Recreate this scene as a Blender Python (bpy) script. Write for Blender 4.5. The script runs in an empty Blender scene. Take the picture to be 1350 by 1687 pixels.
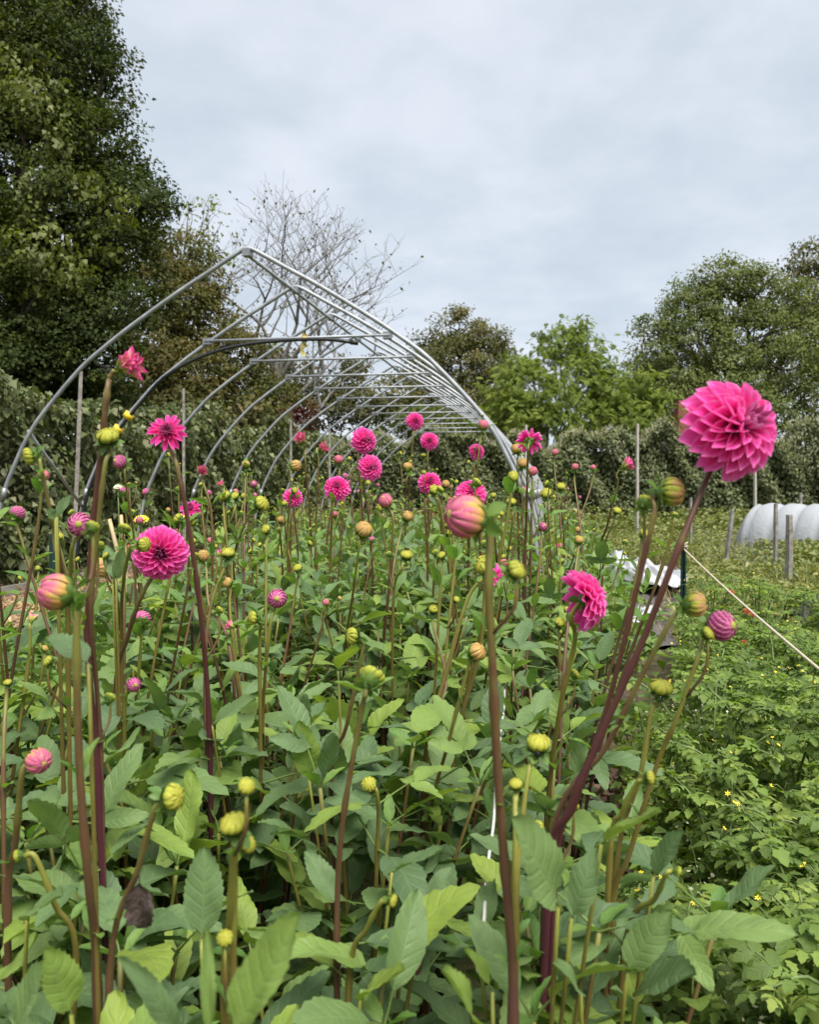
import bpy, math, random
import numpy as np
from mathutils import Vector, Matrix

random.seed(7)
rng = np.random.default_rng(11)
SC = bpy.context.scene
COL = SC.collection
PI = math.pi

# ------------------------------------------------------------------ camera, sky, sun, exposure
CAMH = 1.30
PITCH = math.atan(33.5 / 1360.0)
cam_d = bpy.data.cameras.new('camera')
cam = bpy.data.objects.new('camera', cam_d)
COL.objects.link(cam)
cam.location = (0, 0, CAMH)
cam.rotation_euler = (PI / 2 - PITCH, 0, 0)
cam_d.sensor_fit = 'VERTICAL'
cam_d.sensor_height = 32.25
cam_d.lens = 26.0
cam_d.clip_start = 0.05
cam_d.clip_end = 2000
cam_d.dof.use_dof = True
cam_d.dof.focus_distance = 2.3
cam_d.dof.aperture_fstop = 6.5
SC.camera = cam

SUN_EL, SUN_AZ = math.radians(60), math.radians(158)     # soft light from above, behind the right shoulder
world = bpy.data.worlds.new('World')
SC.world = world
world.use_nodes = True
wn, wl = world.node_tree.nodes, world.node_tree.links
wn.clear()
SKYK = 0.265


def N(nodes, typ, **kw):
    n = nodes.new(typ)
    for k, v in kw.items():
        if k == 'ins':
            for kk, vv in v.items():
                n.inputs[kk].default_value = vv
        else:
            setattr(n, k, v)
    return n


def ramp(nodes, stops, interp='LINEAR'):
    r = nodes.new('ShaderNodeValToRGB')
    r.color_ramp.interpolation = interp
    els = r.color_ramp.elements
    while len(els) > 1:
        els.remove(els[-1])
    for i, (p, c) in enumerate(stops):
        e = els[0] if i == 0 else els.new(p)
        e.position = p
        e.color = (c[0], c[1], c[2], 1)
    return r


def build_world():
    tc = wn.new('ShaderNodeTexCoord')
    sep = wn.new('ShaderNodeSeparateXYZ')
    wl.new(tc.outputs['Generated'], sep.inputs[0])
    zz = N(wn, 'ShaderNodeMath', operation='MAXIMUM', ins={1: 0.0})
    wl.new(sep.outputs['Z'], zz.inputs[0])
    za = N(wn, 'ShaderNodeMath', operation='ADD', ins={1: 0.22})
    wl.new(zz.outputs[0], za.inputs[0])
    dx = N(wn, 'ShaderNodeMath', operation='DIVIDE')
    dy = N(wn, 'ShaderNodeMath', operation='DIVIDE')
    wl.new(sep.outputs['X'], dx.inputs[0]); wl.new(za.outputs[0], dx.inputs[1])
    wl.new(sep.outputs['Y'], dy.inputs[0]); wl.new(za.outputs[0], dy.inputs[1])
    cmb = wn.new('ShaderNodeCombineXYZ')
    wl.new(dx.outputs[0], cmb.inputs[0]); wl.new(dy.outputs[0], cmb.inputs[1])
    n1 = N(wn, 'ShaderNodeTexNoise', ins={'Scale': 1.1, 'Detail': 7.0, 'Roughness': 0.56, 'Distortion': 0.25})
    wl.new(cmb.outputs[0], n1.inputs['Vector'])
    n2 = N(wn, 'ShaderNodeTexNoise', ins={'Scale': 3.2, 'Detail': 6.0, 'Roughness': 0.55, 'Distortion': 0.15})
    wl.new(cmb.outputs[0], n2.inputs['Vector'])
    mx = N(wn, 'ShaderNodeMath', operation='MULTIPLY_ADD', ins={1: 0.4})
    wl.new(n2.outputs['Fac'], mx.inputs[0]); 
    m2 = N(wn, 'ShaderNodeMath', operation='MULTIPLY', ins={1: 0.6})
    wl.new(n1.outputs['Fac'], m2.inputs[0]); wl.new(m2.outputs[0], mx.inputs[2])
    r = ramp(wn, [(0.34, (0.50, 0.56, 0.625)), (0.45, (0.575, 0.635, 0.705)), (0.55, (0.675, 0.72, 0.79)), (0.66, (0.77, 0.79, 0.85))])
    wl.new(mx.outputs[0], r.inputs[0])
    sky = N(wn, 'ShaderNodeTexSky', sky_type='NISHITA', sun_disc=False)
    sky.sun_elevation = SUN_EL
    sky.sun_rotation = SUN_AZ
    b1 = N(wn, 'ShaderNodeBackground', ins={'Strength': SKYK})
    wl.new(r.outputs[0], b1.inputs[0])
    b2 = N(wn, 'ShaderNodeBackground', ins={'Strength': 0.04})
    wl.new(sky.outputs[0], b2.inputs[0])
    mix = N(wn, 'ShaderNodeMixShader', ins={0: 0.10})
    wl.new(b1.outputs[0], mix.inputs[1]); wl.new(b2.outputs[0], mix.inputs[2])
    out = wn.new('ShaderNodeOutputWorld')
    wl.new(mix.outputs[0], out.inputs[0])


build_world()
sun_d = bpy.data.lights.new('sun', 'SUN')
sun_d.energy = 1.5
sun_d.angle = math.radians(40)
sun_d.color = (1.0, 0.97, 0.92)
sun = bpy.data.objects.new('sun', sun_d)
COL.objects.link(sun)
sd = Vector((math.sin(SUN_AZ) * math.cos(SUN_EL), math.cos(SUN_AZ) * math.cos(SUN_EL), math.sin(SUN_EL)))
sun.rotation_euler = sd.to_track_quat('Z', 'Y').to_euler()
sun.location = sd * 50
SC.view_settings.view_transform = 'Standard'
SC.view_settings.look = 'None'
SC.view_settings.exposure = 2.18
SC.view_settings.gamma = 1.0
SC.render.engine = 'CYCLES'
cy = SC.cycles
cy.use_denoising = True
cy.max_bounces = 6
cy.diffuse_bounces = 3
cy.glossy_bounces = 2
cy.transmission_bounces = 4
cy.transparent_max_bounces = 4
cy.sample_clamp_indirect = 4
cy.caustics_reflective = False
cy.caustics_refractive = False

# ------------------------------------------------------------------ helpers
F = 1360.0


def at(px, py, D):
    """a point D metres ahead that shows at this place in the photograph"""
    u, v = (px - 675) / F, -(py - 843.5) / F
    y = math.cos(PITCH) + v * math.sin(PITCH)
    z = -math.sin(PITCH) + v * math.cos(PITCH)
    k = D / y
    return Vector((u * k, D, CAMH + z * k))


def tag(o, label=None, cat=None, group=None, kind=None):
    if label: o['label'] = label
    if cat: o['category'] = cat
    if group: o['group'] = group
    if kind: o['kind'] = kind
    return o


def link(name, mesh, parent=None, matrix=None, mat=None):
    o = bpy.data.objects.new(name, mesh)
    COL.objects.link(o)
    if parent is not None:
        o.parent = parent
    if matrix is not None:
        o.matrix_basis = matrix
    if mat is not None and mesh is not None and not mesh.materials:
        mesh.materials.append(mat)
    return o


def empty(name, loc=(0, 0, 0), rz=0.0):
    o = bpy.data.objects.new(name, None)
    COL.objects.link(o)
    o.location = loc
    o.rotation_euler = (0, 0, rz)
    o.empty_display_size = 0.1
    return o


def np_mesh(name, V, Fc, uv=None, rnd=None, mat=None, smooth=True):
    """V (n,3), Fc (k,m) all the same polygon size; uv per vertex (n,2); rnd per vertex (n,)"""
    V = np.asarray(V, dtype=np.float32); Fc = np.asarray(Fc, dtype=np.int32)
    me = bpy.data.meshes.new(name)
    k, m = Fc.shape
    me.vertices.add(len(V)); me.loops.add(k * m); me.polygons.add(k)
    me.vertices.foreach_set('co', V.ravel())
    me.loops.foreach_set('vertex_index', Fc.ravel())
    me.polygons.foreach_set('loop_start', np.arange(0, k * m, m, dtype=np.int32))
    me.polygons.foreach_set('loop_total', np.full(k, m, dtype=np.int32))
    me.polygons.foreach_set('use_smooth', np.full(k, bool(smooth)))
    if uv is not None:
        l = me.uv_layers.new(name='UVMap')
        l.data.foreach_set('uv', np.asarray(uv, dtype=np.float32)[Fc.ravel()].ravel())
    if rnd is not None:
        a = me.attributes.new('rnd', 'FLOAT', 'POINT')
        a.data.foreach_set('value', np.asarray(rnd, dtype=np.float32))
    me.update(calc_edges=True)
    if mat is not None:
        me.materials.append(mat)
    return me


class Geo:
    """collects quads with uv and a random value into one mesh"""
    def __init__(s):
        s.V, s.F, s.U, s.R, s.n = [], [], [], [], 0

    def add(s, V, Fc, uv=None, r=0.5):
        V = np.asarray(V, dtype=np.float64).reshape(-1, 3)
        Fc = np.asarray(Fc, dtype=np.int64).reshape(-1, 4)
        s.V.append(V); s.F.append(Fc + s.n)
        s.U.append(np.zeros((len(V), 2)) if uv is None else np.asarray(uv).reshape(-1, 2))
        s.R.append(np.full(len(V), r) if np.isscalar(r) else np.asarray(r))
        s.n += len(V)

    def tube(s, pts, radii, sides=6, r=0.5, cap=True):
        V, Fc, uv = tube_arrays(pts, radii, sides, cap)
        s.add(V, Fc, uv, r)

    def box(s, c, h, rz=0.0, r=0.5, taper=1.0):
        c = np.array(c, dtype=float)
        V = []
        for z in (-1, 1):
            for x, y in ((-1, -1), (1, -1), (1, 1), (-1, 1)):
                k = taper if z > 0 else 1.0
                V.append((x * h[0] * k, y * h[1] * k, z * h[2]))
        V = np.array(V)
        cs, sn = math.cos(rz), math.sin(rz)
        V = np.stack([V[:, 0] * cs - V[:, 1] * sn, V[:, 0] * sn + V[:, 1] * cs, V[:, 2]], 1) + c
        s.add(V, [[3, 2, 1, 0], [4, 5, 6, 7], [0, 1, 5, 4], [1, 2, 6, 5], [2, 3, 7, 6], [3, 0, 4, 7]], None, r)

    def mesh(s, name, mat=None, smooth=True):
        return np_mesh(name, np.concatenate(s.V), np.concatenate(s.F), np.concatenate(s.U), np.concatenate(s.R), mat, smooth)


def tube_arrays(pts, radii, sides=6, cap=True):
    P = np.array([tuple(p) for p in pts], dtype=float)
    n = len(P)
    R = np.broadcast_to(np.asarray(radii, dtype=float), (n,)).copy()
    T = np.gradient(P, axis=0)
    T /= np.linalg.norm(T, axis=1, keepdims=True) + 1e-12
    up = np.array([0.0, 0, 1]) if abs(T[0][2]) < 0.9 else np.array([1.0, 0, 0])
    V = np.zeros((n, sides, 3))
    x = np.cross(T[0], up); x /= np.linalg.norm(x)
    for i in range(n):
        x = x - T[i] * np.dot(x, T[i]); x /= np.linalg.norm(x) + 1e-12
        y = np.cross(T[i], x)
        a = np.arange(sides) * 2 * PI / sides
        V[i] = P[i] + R[i] * (np.cos(a)[:, None] * x + np.sin(a)[:, None] * y)
    Fc = []
    for i in range(n - 1):
        for j in range(sides):
            j2 = (j + 1) % sides
            Fc.append((i * sides + j, i * sides + j2, (i + 1) * sides + j2, (i + 1) * sides + j))
    V = V.reshape(-1, 3)
    L = np.concatenate([[0], np.cumsum(np.linalg.norm(np.diff(P, axis=0), axis=1))]); L /= L[-1] + 1e-9
    uv = np.stack([np.tile(np.arange(sides) / sides, n), np.repeat(L, sides)], 1)
    if cap and sides >= 4:
        for base, rev in ((0, True), ((n - 1) * sides, False)):
            for j in range(1, sides - 2, 2):
                q = [base, base + j, base + j + 1, base + j + 2]
                Fc.append(tuple(q[::-1]) if rev else tuple(q))
    return V, np.array(Fc), uv


def smooth_path(pts, per=6):
    P = [Vector(p) for p in pts]
    if len(P) < 3:
        return [P[0].lerp(P[-1], i / per) for i in range(per + 1)]
    Q = [P[0] * 2 - P[1]] + P + [P[-1] * 2 - P[-2]]
    out = []
    for i in range(1, len(Q) - 2):
        p0, p1, p2, p3 = Q[i - 1:i + 3]
        for s in range(per):
            t = s / per
            out.append(0.5 * ((2 * p1) + (p2 - p0) * t + (2 * p0 - 5 * p1 + 4 * p2 - p3) * t * t + (3 * p1 - p0 - 3 * p2 + p3) * t ** 3))
    out.append(P[-1])
    return out


def frame(d, n, loc=(0, 0, 0), s=1.0, sx=None):
    """matrix whose Y runs along d and whose Z leans to n"""
    d = Vector(d).normalized(); n = Vector(n)
    x = d.cross(n)
    if x.length < 1e-4:
        x = d.cross(Vector((1, 0.3, 0.1)))
    x.normalize(); z = x.cross(d)
    sx = s if sx is None else sx
    m = Matrix(((x.x * sx, d.x * s, z.x * s, loc[0]), (x.y * sx, d.y * s, z.y * s, loc[1]), (x.z * sx, d.z * s, z.z * s, loc[2]), (0, 0, 0, 1)))
    return m


def scatter_mesh(name, P, Dv, Nv, S, tmpl, mat, rnd=None, uvs=True):
    """join copies of a small template (V,F,uv) at points P, Y along Dv, Z near Nv, size S"""
    TV, TF, TU = tmpl
    n = len(P)
    D = Dv / (np.linalg.norm(Dv, axis=1, keepdims=True) + 1e-9)
    X = np.cross(D, Nv); X /= np.linalg.norm(X, axis=1, keepdims=True) + 1e-9
    Z = np.cross(X, D)
    S = np.broadcast_to(S, (n,))[:, None, None]
    V = (TV[None, :, 0:1] * X[:, None] + TV[None, :, 1:2] * D[:, None] + TV[None, :, 2:3] * Z[:, None]) * S + P[:, None]
    k = len(TV)
    Fc = (TF[None] + (np.arange(n) * k)[:, None, None]).reshape(-1, TF.shape[1])
    uv = np.tile(TU, (n, 1)) if uvs else None
    r = rng.random(n) if rnd is None else rnd
    return np_mesh(name, V.reshape(-1, 3), Fc, uv, np.repeat(r, k), mat, True)


def gridF(n, m):
    i, j = np.meshgrid(np.arange(n - 1), np.arange(m - 1), indexing='ij')
    a = (i * m + j).ravel()
    return np.stack([a, a + 1, a + m + 1, a + m], 1)


# ------------------------------------------------------------------ materials
def new_mat(name):
    m = bpy.data.materials.new(name)
    m.use_nodes = True
    nt = m.node_tree
    nt.nodes.clear()
    out = nt.nodes.new('ShaderNodeOutputMaterial')
    return m, nt.nodes, nt.links, out


def simple(name, col, rough=0.6, metal=0.0, noise=0.0, nscale=20.0, bump=0.0, col2=None, spec=0.5, coords='Object'):
    m, n, l, out = new_mat(name)
    b = N(n, 'ShaderNodeBsdfPrincipled', ins={'Roughness': rough, 'Metallic': metal, 'Specular IOR Level': spec})
    l.new(b.outputs[0], out.inputs[0])
    if noise or bump or col2:
        tc = n.new('ShaderNodeTexCoord')
        nz = N(n, 'ShaderNodeTexNoise', ins={'Scale': nscale, 'Detail': 6.0, 'Roughness': 0.6})
        l.new(tc.outputs[coords], nz.inputs['Vector'])
        c2 = col2 if col2 else tuple(c * (1 - noise) for c in col)
        r = ramp(n, [(0.35, c2), (0.65, col)])
        l.new(nz.outputs['Fac'], r.inputs[0]); l.new(r.outputs[0], b.inputs['Base Color'])
        if bump:
            bp = N(n, 'ShaderNodeBump', ins={'Strength': bump, 'Distance': 0.01})
            l.new(nz.outputs['Fac'], bp.inputs['Height']); l.new(bp.outputs[0], b.inputs['Normal'])
    else:
        b.inputs['Base Color'].default_value = (*col, 1)
    return m


def leafmat(name, stops, transl=0.3, rough=0.55, veins=0, use_obj=False, spec=0.4, tcol=1.25, patch=0.0, patchscale=0.6):
    """leaf: colour by a random value per leaf; optional vein pattern from the leaf's own uv"""
    m, n, l, out = new_mat(name)
    if use_obj:
        src = n.new('ShaderNodeObjectInfo').outputs['Random']
    else:
        src = N(n, 'ShaderNodeAttribute', attribute_name='rnd').outputs['Fac']
    if patch:
        tc = n.new('ShaderNodeTexCoord')
        pz = N(n, 'ShaderNodeTexNoise', ins={'Scale': patchscale, 'Detail': 3.0})
        l.new(tc.outputs['Object'], pz.inputs['Vector'])
        pm = N(n, 'ShaderNodeMath', operation='MULTIPLY_ADD', ins={1: patch * 2, 2: -patch})
        l.new(pz.outputs['Fac'], pm.inputs[0])
        ad = N(n, 'ShaderNodeMath', operation='ADD', use_clamp=True)
        l.new(src, ad.inputs[0]); l.new(pm.outputs[0], ad.inputs[1])
        src = ad.outputs[0]
    r = ramp(n, stops)
    l.new(src, r.inputs[0])
    col = r.outputs[0]
    b = N(n, 'ShaderNodeBsdfPrincipled', ins={'Roughness': rough, 'Specular IOR Level': spec})
    if veins:
        uvn = N(n, 'ShaderNodeUVMap', uv_map='UVMap')
        sp = n.new('ShaderNodeSeparateXYZ'); l.new(uvn.outputs[0], sp.inputs[0])
        u2 = N(n, 'ShaderNodeMath', operation='MULTIPLY_ADD', ins={1: 2.0, 2: -1.0}); l.new(sp.outputs[0], u2.inputs[0])
        ua = N(n, 'ShaderNodeMath', operation='ABSOLUTE'); l.new(u2.outputs[0], ua.inputs[0])
        sm = N(n, 'ShaderNodeMath', operation='MULTIPLY', ins={1: -1.5}); l.new(ua.outputs[0], sm.inputs[0])
        sv = N(n, 'ShaderNodeMath', operation='MULTIPLY_ADD', ins={1: float(veins)}); l.new(sp.outputs[1], sv.inputs[0]); l.new(sm.outputs[0], sv.inputs[2])
        pp = N(n, 'ShaderNodeMath', operation='PINGPONG', ins={1: 0.5}); l.new(sv.outputs[0], pp.inputs[0])   # 0 on a vein
        vr = ramp(n, [(0.0, (1, 1, 1)), (0.10, (0.35, 0.35, 0.35)), (0.22, (0, 0, 0))]); l.new(pp.outputs[0], vr.inputs[0])
        mr = ramp(n, [(0.0, (1, 1, 1)), (0.045, (0.8, 0.8, 0.8)), (0.09, (0, 0, 0))]); l.new(ua.outputs[0], mr.inputs[0])
        mxv = N(n, 'ShaderNodeMath', operation='MAXIMUM'); l.new(vr.outputs[0], mxv.inputs[0]); l.new(mr.outputs[0], mxv.inputs[1])
        nz = N(n, 'ShaderNodeTexNoise', ins={'Scale': 55.0, 'Detail': 3.0})
        tc2 = n.new('ShaderNodeTexCoord'); l.new(tc2.outputs['Object'], nz.inputs['Vector'])
        n3 = N(n, 'ShaderNodeTexNoise', ins={'Scale': 3.2, 'Detail': 5.0, 'Roughness': 0.65}); l.new(tc2.outputs['Object'], n3.inputs['Vector'])
        if use_obj:
            oi = n.new('ShaderNodeObjectInfo'); vm = N(n, 'ShaderNodeVectorMath', operation='ADD'); l.new(tc2.outputs['Object'], vm.inputs[0]); l.new(oi.outputs['Location'], vm.inputs[1]); l.new(vm.outputs[0], n3.inputs['Vector'])
        mo = ramp(n, [(0.30, (0.78, 0.80, 0.84)), (0.5, (1, 1, 1)), (0.66, (1.0, 1.0, 1.0)), (0.78, (1.22, 1.12, 0.85))]); l.new(n3.outputs['Fac'], mo.inputs[0])
        mm_ = N(n, 'ShaderNodeMix', data_type='RGBA', blend_type='MULTIPLY', ins={0: 1.0}); l.new(col, mm_.inputs['A']); l.new(mo.outputs[0], mm_.inputs['B']); col = mm_.outputs['Result']
        fm = N(n, 'ShaderNodeMath', operation='MULTIPLY', ins={1: 0.13}); l.new(mxv.outputs[0], fm.inputs[0])
        mc = N(n, 'ShaderNodeMix', data_type='RGBA'); mc.inputs['B'].default_value = (0.26, 0.36, 0.16, 1)
        l.new(fm.outputs[0], mc.inputs['Factor']); l.new(col, mc.inputs['A'])
        # petiole (v < 0) takes the colour of the stalk
        lt = N(n, 'ShaderNodeMath', operation='LESS_THAN', ins={1: -0.02}); l.new(sp.outputs[1], lt.inputs[0])
        mp = N(n, 'ShaderNodeMix', data_type='RGBA'); mp.inputs['B'].default_value = (0.17, 0.24, 0.06, 1)
        l.new(lt.outputs[0], mp.inputs['Factor']); l.new(mc.outputs['Result'], mp.inputs['A'])
        col = mp.outputs['Result']
        hm = N(n, 'ShaderNodeMath', operation='MULTIPLY_ADD', ins={1: 0.35}); l.new(nz.outputs['Fac'], hm.inputs[0])
        inv = N(n, 'ShaderNodeMath', operation='MULTIPLY', ins={1: -1.0}); l.new(mxv.outputs[0], inv.inputs[0]); l.new(inv.outputs[0], hm.inputs[2])
        bp = N(n, 'ShaderNodeBump', ins={'Strength': 0.20, 'Distance': 0.025}); l.new(hm.outputs[0], bp.inputs['Height'])
        l.new(bp.outputs[0], b.inputs['Normal'])
    l.new(col, b.inputs['Base Color'])
    if transl:
        t = n.new('ShaderNodeBsdfTranslucent')
        g = N(n, 'ShaderNodeMix', data_type='RGBA', blend_type='MULTIPLY', ins={0: 1.0})
        g.inputs['B'].default_value = (tcol * 1.1, tcol * 1.15, tcol * 0.45, 1)
        l.new(col, g.inputs['A']); l.new(g.outputs['Result'], t.inputs['Color'])
        mx = N(n, 'ShaderNodeMixShader', ins={0: transl})
        l.new(b.outputs[0], mx.inputs[1]); l.new(t.outputs[0], mx.inputs[2]); l.new(mx.outputs[0], out.inputs[0])
    else:
        l.new(b.outputs[0], out.inputs[0])
    return m


def petalmat(name, along, edge, edgefac=0.6, transl=0.25, streak=0.0):
    """petal: colour along its length (uv v), paler towards its rims (uv u)"""
    m, n, l, out = new_mat(name)
    uvn = N(n, 'ShaderNodeUVMap', uv_map='UVMap')
    sp = n.new('ShaderNodeSeparateXYZ'); l.new(uvn.outputs[0], sp.inputs[0])
    at_ = N(n, 'ShaderNodeAttribute', attribute_name='rnd')
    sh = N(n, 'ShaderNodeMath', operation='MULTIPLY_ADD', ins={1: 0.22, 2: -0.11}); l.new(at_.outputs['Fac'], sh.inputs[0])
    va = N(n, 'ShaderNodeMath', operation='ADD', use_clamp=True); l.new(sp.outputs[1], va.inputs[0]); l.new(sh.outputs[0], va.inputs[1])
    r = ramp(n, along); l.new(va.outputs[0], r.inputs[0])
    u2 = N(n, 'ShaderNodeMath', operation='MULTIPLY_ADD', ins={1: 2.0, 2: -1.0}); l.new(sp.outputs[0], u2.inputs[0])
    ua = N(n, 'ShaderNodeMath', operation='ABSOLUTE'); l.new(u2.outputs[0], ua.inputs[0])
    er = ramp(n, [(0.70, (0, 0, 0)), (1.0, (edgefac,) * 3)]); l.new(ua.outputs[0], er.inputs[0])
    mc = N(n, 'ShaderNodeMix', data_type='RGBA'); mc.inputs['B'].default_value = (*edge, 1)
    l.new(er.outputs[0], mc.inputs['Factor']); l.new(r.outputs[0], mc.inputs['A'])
    # fine lengthwise veins
    wv = N(n, 'ShaderNodeMath', operation='MULTIPLY', ins={1: 60.0}); l.new(sp.outputs[0], wv.inputs[0])
    ws = N(n, 'ShaderNodeMath', operation='SINE'); l.new(wv.outputs[0], ws.inputs[0])
    bp = N(n, 'ShaderNodeBump', ins={'Strength': 0.12, 'Distance': 0.01}); l.new(ws.outputs[0], bp.inputs['Height'])
    b = N(n, 'ShaderNodeBsdfPrincipled', ins={'Roughness': 0.55, 'Specular IOR Level': 0.25})
    l.new(mc.outputs['Result'], b.inputs['Base Color']); l.new(bp.outputs[0], b.inputs['Normal'])
    t = n.new('ShaderNodeBsdfTranslucent'); l.new(mc.outputs['Result'], t.inputs['Color'])
    mx = N(n, 'ShaderNodeMixShader', ins={0: transl})
    l.new(b.outputs[0], mx.inputs[1]); l.new(t.outputs[0], mx.inputs[2]); l.new(mx.outputs[0], out.inputs[0])
    return m


def stemmat(name, stops):
    m, n, l, out = new_mat(name)
    uvn = N(n, 'ShaderNodeUVMap', uv_map='UVMap')
    sp = n.new('ShaderNodeSeparateXYZ'); l.new(uvn.outputs[0], sp.inputs[0])
    tc = n.new('ShaderNodeTexCoord')
    nz = N(n, 'ShaderNodeTexNoise', ins={'Scale': 30.0, 'Detail': 4.0}); l.new(tc.outputs['Object'], nz.inputs['Vector'])
    md = N(n, 'ShaderNodeMath', operation='MULTIPLY_ADD', ins={1: 0.3, 2: -0.15}); l.new(nz.outputs['Fac'], md.inputs[0])
    ad = N(n, 'ShaderNodeMath', operation='ADD', use_clamp=True); l.new(sp.outputs[1], ad.inputs[0]); l.new(md.outputs[0], ad.inputs[1])
    r = ramp(n, stops); l.new(ad.outputs[0], r.inputs[0])
    b = N(n, 'ShaderNodeBsdfPrincipled', ins={'Roughness': 0.45, 'Specular IOR Level': 0.4})
    bp = N(n, 'ShaderNodeBump', ins={'Strength': 0.15, 'Distance': 0.004}); l.new(nz.outputs['Fac'], bp.inputs['Height'])
    l.new(r.outputs[0], b.inputs['Base Color']); l.new(bp.outputs[0], b.inputs['Normal']); l.new(b.outputs[0], out.inputs[0])
    return m


M = {}
DL = [(0.0, (0.098, 0.160, 0.068)), (0.35, (0.130, 0.204, 0.080)), (0.65, (0.162, 0.244, 0.078)), (0.85, (0.200, 0.290, 0.058)), (1.0, (0.24, 0.32, 0.050))]
M['dleaf'] = leafmat('dahlia_leaf', DL, 0.30, 0.5, veins=7, use_obj=True, spec=0.30)
M['dleafj'] = leafmat('dahlia_leaf_far', DL, 0.30, 0.5, veins=7, spec=0.30)
M['yleaf'] = leafmat('dahlia_young_leaf', [(0, (0.11, 0.22, 0.045)), (1, (0.19, 0.30, 0.06))], 0.35, 0.5, veins=6, use_obj=True)
M['stem'] = stemmat('dahlia_stem', [(0.0, (0.055, 0.026, 0.022)), (0.55, (0.088, 0.037, 0.029)), (0.85, (0.120, 0.064, 0.028)), (1.0, (0.17, 0.17, 0.035))])
M['stemg'] = stemmat('dahlia_green_stem', [(0.0, (0.065, 0.032, 0.020)), (0.55, (0.115, 0.068, 0.024)), (0.85, (0.165, 0.135, 0.028)), (1.0, (0.22, 0.235, 0.04))])
M['stemp'] = stemmat('dahlia_purple_stem', [(0.0, (0.060, 0.011, 0.026)), (0.6, (0.070, 0.017, 0.024)), (0.93, (0.095, 0.040, 0.022)), (1.0, (0.17, 0.14, 0.035))])
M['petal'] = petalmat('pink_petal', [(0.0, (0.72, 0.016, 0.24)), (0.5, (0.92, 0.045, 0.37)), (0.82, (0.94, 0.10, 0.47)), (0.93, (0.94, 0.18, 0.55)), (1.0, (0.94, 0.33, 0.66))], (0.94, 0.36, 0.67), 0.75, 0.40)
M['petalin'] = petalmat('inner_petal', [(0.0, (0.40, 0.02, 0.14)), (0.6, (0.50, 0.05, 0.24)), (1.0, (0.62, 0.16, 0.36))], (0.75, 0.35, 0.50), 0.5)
M['budpink'] = petalmat('opening_bud', [(0.0, (0.30, 0.32, 0.035)), (0.3, (0.62, 0.36, 0.09)), (0.6, (0.62, 0.14, 0.22)), (1.0, (0.55, 0.10, 0.25))], (0.70, 0.40, 0.22), 0.75, 0.2)
M['budyel'] = petalmat('green_bud', [(0.0, (0.17, 0.23, 0.025)), (0.5, (0.32, 0.36, 0.035)), (1.0, (0.46, 0.43, 0.06))], (0.52, 0.44, 0.09), 0.6, 0.2)
M['budor'] = petalmat('ripening_bud', [(0.0, (0.20, 0.27, 0.025)), (0.4, (0.40, 0.40, 0.05)), (0.7, (0.52, 0.25, 0.13)), (1.0, (0.52, 0.40, 0.08))], (0.58, 0.46, 0.12), 0.7, 0.2)
M['ball'] = petalmat('ball_bud', [(0.0, (0.36, 0.02, 0.16)), (0.5, (0.50, 0.05, 0.24)), (0.85, (0.62, 0.17, 0.33)), (1.0, (0.72, 0.42, 0.42))], (0.72, 0.38, 0.46), 0.7, 0.2)
M['disc'] = simple('flower_disc', (0.48, 0.46, 0.07), 0.6, noise=0.5, nscale=6.0, bump=0.4)
M['calyx'] = leafmat('bud_bract', [(0, (0.09, 0.17, 0.035)), (1, (0.16, 0.25, 0.05))], 0.25, 0.5)
M['steel'] = simple('galvanised_pipe', (0.36, 0.375, 0.39), 0.55, 0.35, noise=0.35, nscale=9.0, bump=0.03)
M['clamp'] = simple('dull_clamp', (0.30, 0.31, 0.32), 0.5, 0.7, noise=0.3, nscale=60)
M['black'] = simple('black_plastic', (0.014, 0.014, 0.016), 0.45, 0)
M['yellow'] = simple('yellow_tape', (0.72, 0.48, 0.02), 0.5)
M['ribbon'] = simple('pale_yellow_ribbon', (0.68, 0.55, 0.16), 0.6, noise=0.3, nscale=30)
M['wood'] = simple('weathered_stake', (0.30, 0.275, 0.24), 0.85, noise=0.55, nscale=14, bump=0.5)
M['board'] = simple('edging_board', (0.28, 0.26, 0.23), 0.85, noise=0.5, nscale=9, bump=0.5)
M['palepole'] = simple('pale_pole', (0.42, 0.40, 0.34), 0.8, noise=0.3, nscale=8)
M['cane'] = simple('bamboo_cane', (0.50, 0.38, 0.20), 0.6, noise=0.3, nscale=12)
M['tpost'] = simple('green_post', (0.012, 0.042, 0.032), 0.5, 0.2)
M['twine'] = simple('white_twine', (0.74, 0.72, 0.66), 0.8, noise=0.3, nscale=220, bump=0.6)
M['rope'] = simple('pale_rope', (0.62, 0.54, 0.40), 0.85, noise=0.35, nscale=160, bump=0.6)
M['bark'] = simple('bark', (0.13, 0.105, 0.085), 0.9, noise=0.6, nscale=5, bump=0.7)
M['palebark'] = simple('pale_bark', (0.25, 0.235, 0.215), 0.9, noise=0.45, nscale=5, bump=0.5)
M['vinebark'] = simple('vine_stem', (0.16, 0.13, 0.09), 0.9, noise=0.4, nscale=8)
M['tleaf'] = leafmat('tomato_leaf', [(0, (0.090, 0.135, 0.026)), (0.45, (0.148, 0.226, 0.042)), (0.8, (0.212, 0.308, 0.054)), (1, (0.30, 0.36, 0.075))], 0.4, 0.55, veins=5, use_obj=True)
M['tleafj'] = leafmat('tomato_leaf_far', [(0, (0.090, 0.135, 0.026)), (0.45, (0.148, 0.226, 0.042)), (0.8, (0.212, 0.308, 0.054)), (1, (0.30, 0.36, 0.075))], 0.4, 0.55, veins=5)
M['tstem'] = simple('tomato_stem', (0.15, 0.21, 0.06), 0.6, noise=0.4, nscale=20)
M['yflower'] = simple('yellow_flower', (0.78, 0.60, 0.03), 0.6)
M['wflower'] = simple('cream_flower', (0.74, 0.72, 0.48), 0.6)
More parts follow.
